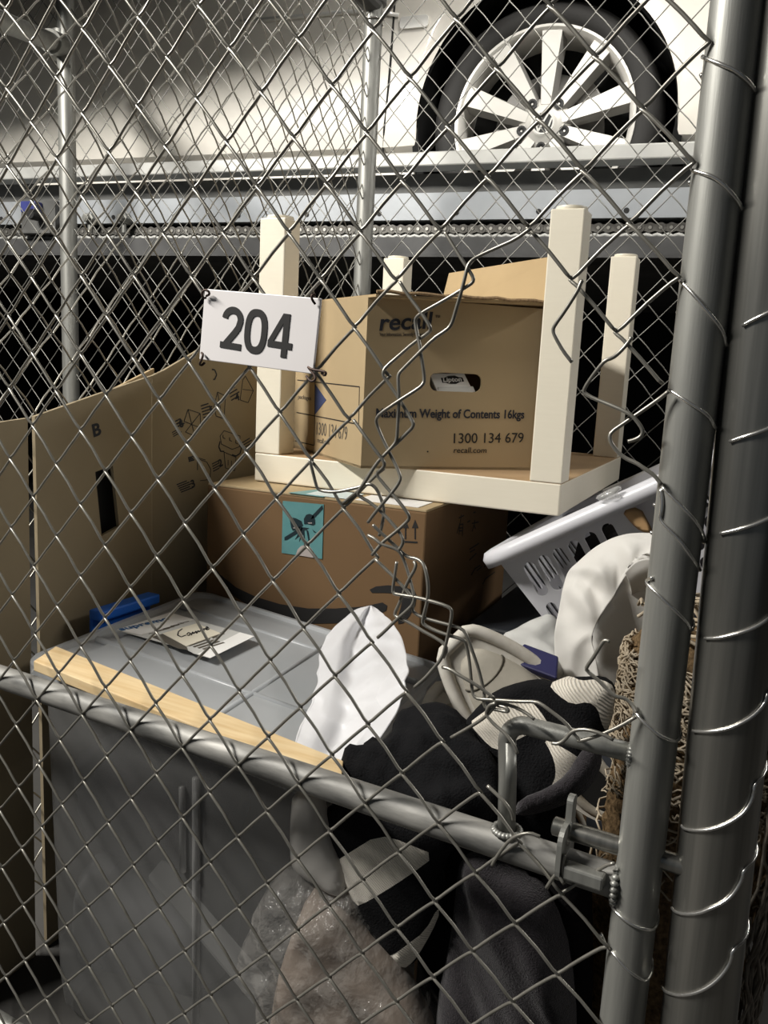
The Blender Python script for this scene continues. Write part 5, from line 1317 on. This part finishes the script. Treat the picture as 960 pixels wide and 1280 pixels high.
ol = [(425, 952), (432, 940), (441, 934), (452, 936), (456, 926), (470, 924), (482, 927), (490, 915), (491, 903), (502, 892), (522, 886), (548, 885), (568, 888), (588, 903), (606, 932), (622, 958), (640, 985), (640, 1040), (560, 1040), (500, 1010), (455, 985), (430, 968)]
o = pillow('black_jumper', ol, plane3([(430, 950, -0.535), (520, 890, -0.47), (620, 1020, -0.54)]), M['black_knit'], tf=0.035, tb=0.05, rim=0.05, res=0.007, wr=lambda a, c: folds(0.030, 9, 24, 21)(a + 0.5 * c, c) + folds(0.010, 40, 40, 3, True)(a, c)); tag(rebase(o), 'bunched plain black knitted jumper lying over the end of the wood strip', 'jumper')
fl = thing('fleece_blanket', UY(630, 1400, -0.50), 'dark grey fuzzy fleece hanging down below the gate rail', 'fleece')
ol = [(572, 1085), (582, 1066), (605, 1062), (640, 1085), (680, 1105), (705, 1150), (720, 1230), (722, 1340), (720, 1420), (560, 1420), (545, 1330), (546, 1250), (560, 1190), (568, 1135)]
pillow('hanging_part', ol, (np.array([0.6, -0.53, 0.3]), np.array([0.073, 0.997, 0])), M['fleece'], tf=0.030, tb=0.03, rim=0.05, res=0.008, wr=lambda a, c: folds(0.030, 16, 5, 31)(a + c * 0.5, c), parent=fl)
ol = [(738, 925), (752, 935), (752, 960), (738, 985), (715, 1002), (690, 1012), (660, 1020), (640, 1018), (650, 998), (685, 985), (708, 968), (722, 945)]
pillow('rolled_edge', ol, plane3([(745, 930, -0.49), (650, 1010, -0.545), (740, 985, -0.52)]), M['fleece'], tf=0.020, tb=0.02, rim=0.02, res=0.006, parent=fl)
ol = [(560, 1030), (640, 1040), (700, 1040), (735, 1060), (742, 1140), (740, 1280), (735, 1430), (660, 1430), (580, 1420), (520, 1430), (515, 1220), (545, 1130)]
o = pillow('black_blanket', ol, (np.array([0.6, -0.485, 0.3]), np.array([0.073, 0.997, 0])), M['dark_cloth'], tf=0.016, tb=0.05, rim=0.05, res=0.012, wr=folds(0.02, 12, 5, 41)); tag(rebase(o), 'plain black cloth hanging behind the dark grey fleece', 'blanket')
# clear bag of beige things
ol = [(345, 1230), (360, 1180), (388, 1110), (412, 1106), (440, 1112), (462, 1158), (498, 1205), (520, 1250), (545, 1300), (548, 1410), (330, 1410), (335, 1300)]
o = pillow('beige_bundle', ol, (np.array([0.45, -0.525, 0.3]), np.array([0.073, 0.997, 0])), M['beige_cloth'], tf=0.022, tb=0.05, rim=0.08, res=0.010, wr=folds(0.018, 10, 10, 51)); tag(rebase(o), 'beige brown bundle packed inside the crinkled clear bag', 'bundle')
ol = [(305, 1200), (316, 1155), (332, 1112), (352, 1085), (372, 1086), (395, 1100), (420, 1108), (446, 1112), (468, 1158), (504, 1208), (528, 1250), (553, 1300), (556, 1415), (322, 1415), (340, 1300), (338, 1235), (318, 1228)]
o = pillow('clear_bag', ol, (np.array([0.45, -0.54, 0.3]), np.array([0.073, 0.997, 0])), M['film'], tf=0.035, tb=0.06, rim=0.06, res=0.009, wr=lambda a, c: folds(0.020, 18, 18, 61, True)(a, c) + folds(0.014, 45, 45, 8, True)(a, c)); tag(rebase(o), 'crinkled clear plastic bag between the tub and the grey fleece', 'plastic bag')

# ------------------------------------------------------------------ rolled rug
rg = thing('rolled_rug', (0.783, -0.355, 0.0), 'rolled brown rug with beige shaggy fringe standing behind the gate post', 'rug')
r0, r1_ = np.array([0.768, -0.36, 0.0]), np.array([0.803, -0.33, 0.675]); RU = 0.084
axr = (r1_ - r0) / np.linalg.norm(r1_ - r0); e1 = np.array([1.0, 0, 0]); e1 = e1 - axr * (e1 @ axr); e1 /= np.linalg.norm(e1); e2 = np.cross(axr, e1)


def RF_(a, z, r): return r0 + axr * z + (e1 * math.cos(a) + e2 * math.sin(a)) * r


Lr = float(np.linalg.norm(r1_ - r0))
b = MB(); rings = []
for i in range(90):
    z = 0.002 + (Lr - 0.03) * i / 89; rg_ = []
    for k in range(72):
        a = 2 * PI * k / 72; p = RF_(a, z, RU); q = RU + 0.008 * nz(p, 45) + 0.006 * nz(p, 110, 4)
        rg_.append(RF_(a, z, q))
    rings.append(rg_)
for f_, dz_ in ((0.96, 0.012), (0.8, 0.024), (0.5, 0.030), (0.15, 0.03)): rings.append([RF_(2 * PI * k / 72, Lr - 0.03 + dz_, RU * f_ + 0.006 * nz(RF_(2 * PI * k / 72, Lr, RU * f_), 60)) for k in range(72)])
loft(b, rings); b.build('rug_roll', M['rug_back'], rg, smooth=True)
# shaggy yarn: curls over the top edge and long loose strands down the right side
b = MB()
for k in range(900):
    a = random.uniform(0, 2 * PI); z = Lr - 0.025 - abs(random.gauss(0, 0.085)); P = []
    r_ = RU + 0.002; da = 0; dz_ = 0; ph = random.uniform(0, 6.28); dirn = random.choice((-1, 1))
    for i in range(9):
        P.append(RF_(a + da, z + dz_, r_ + 0.007 * math.sin(PI * i / 8) + random.uniform(0, 0.004)))
        da += dirn * random.uniform(0.02, 0.09) * (1 + 0.6 * math.sin(ph + i)); dz_ += random.uniform(-0.008, 0.004)
    b.tube(P, random.uniform(0.0008, 0.0015), 4)
for k in range(40):
    a = random.uniform(0, 2 * PI); P = []
    rr = RU * random.uniform(0.2, 0.75)
    for i in range(7): P.append(RF_(a + 0.15 * i * random.choice((-1, 1)) * 0.5, Lr + 0.002 + 0.018 * math.sin(PI * i / 6), rr + 0.006 * i))
    b.tube(P, 0.002, 5)
o = b.build('shaggy_pile', M['yarn'], rg, smooth=True); o['kind'] = 'stuff'
b = MB()
for k in range(90):
    a = random.uniform(-1.15, 0.55); z = random.uniform(0.22, 0.62); L_ = random.uniform(0.15, 0.45); P = []
    for i in range(14):
        P.append(RF_(a + 0.10 * math.sin(i * 0.7 + k), max(0.004, z - L_ * i / 13), RU + 0.010 + 0.010 * math.sin(PI * i / 13) + 0.004 * math.sin(i * 1.7 + k)))
    b.tube(P, random.uniform(0.0011, 0.0019), 5)
o = b.build('loose_strand', M['yarn_dark'], rg, smooth=True); o['kind'] = 'stuff'
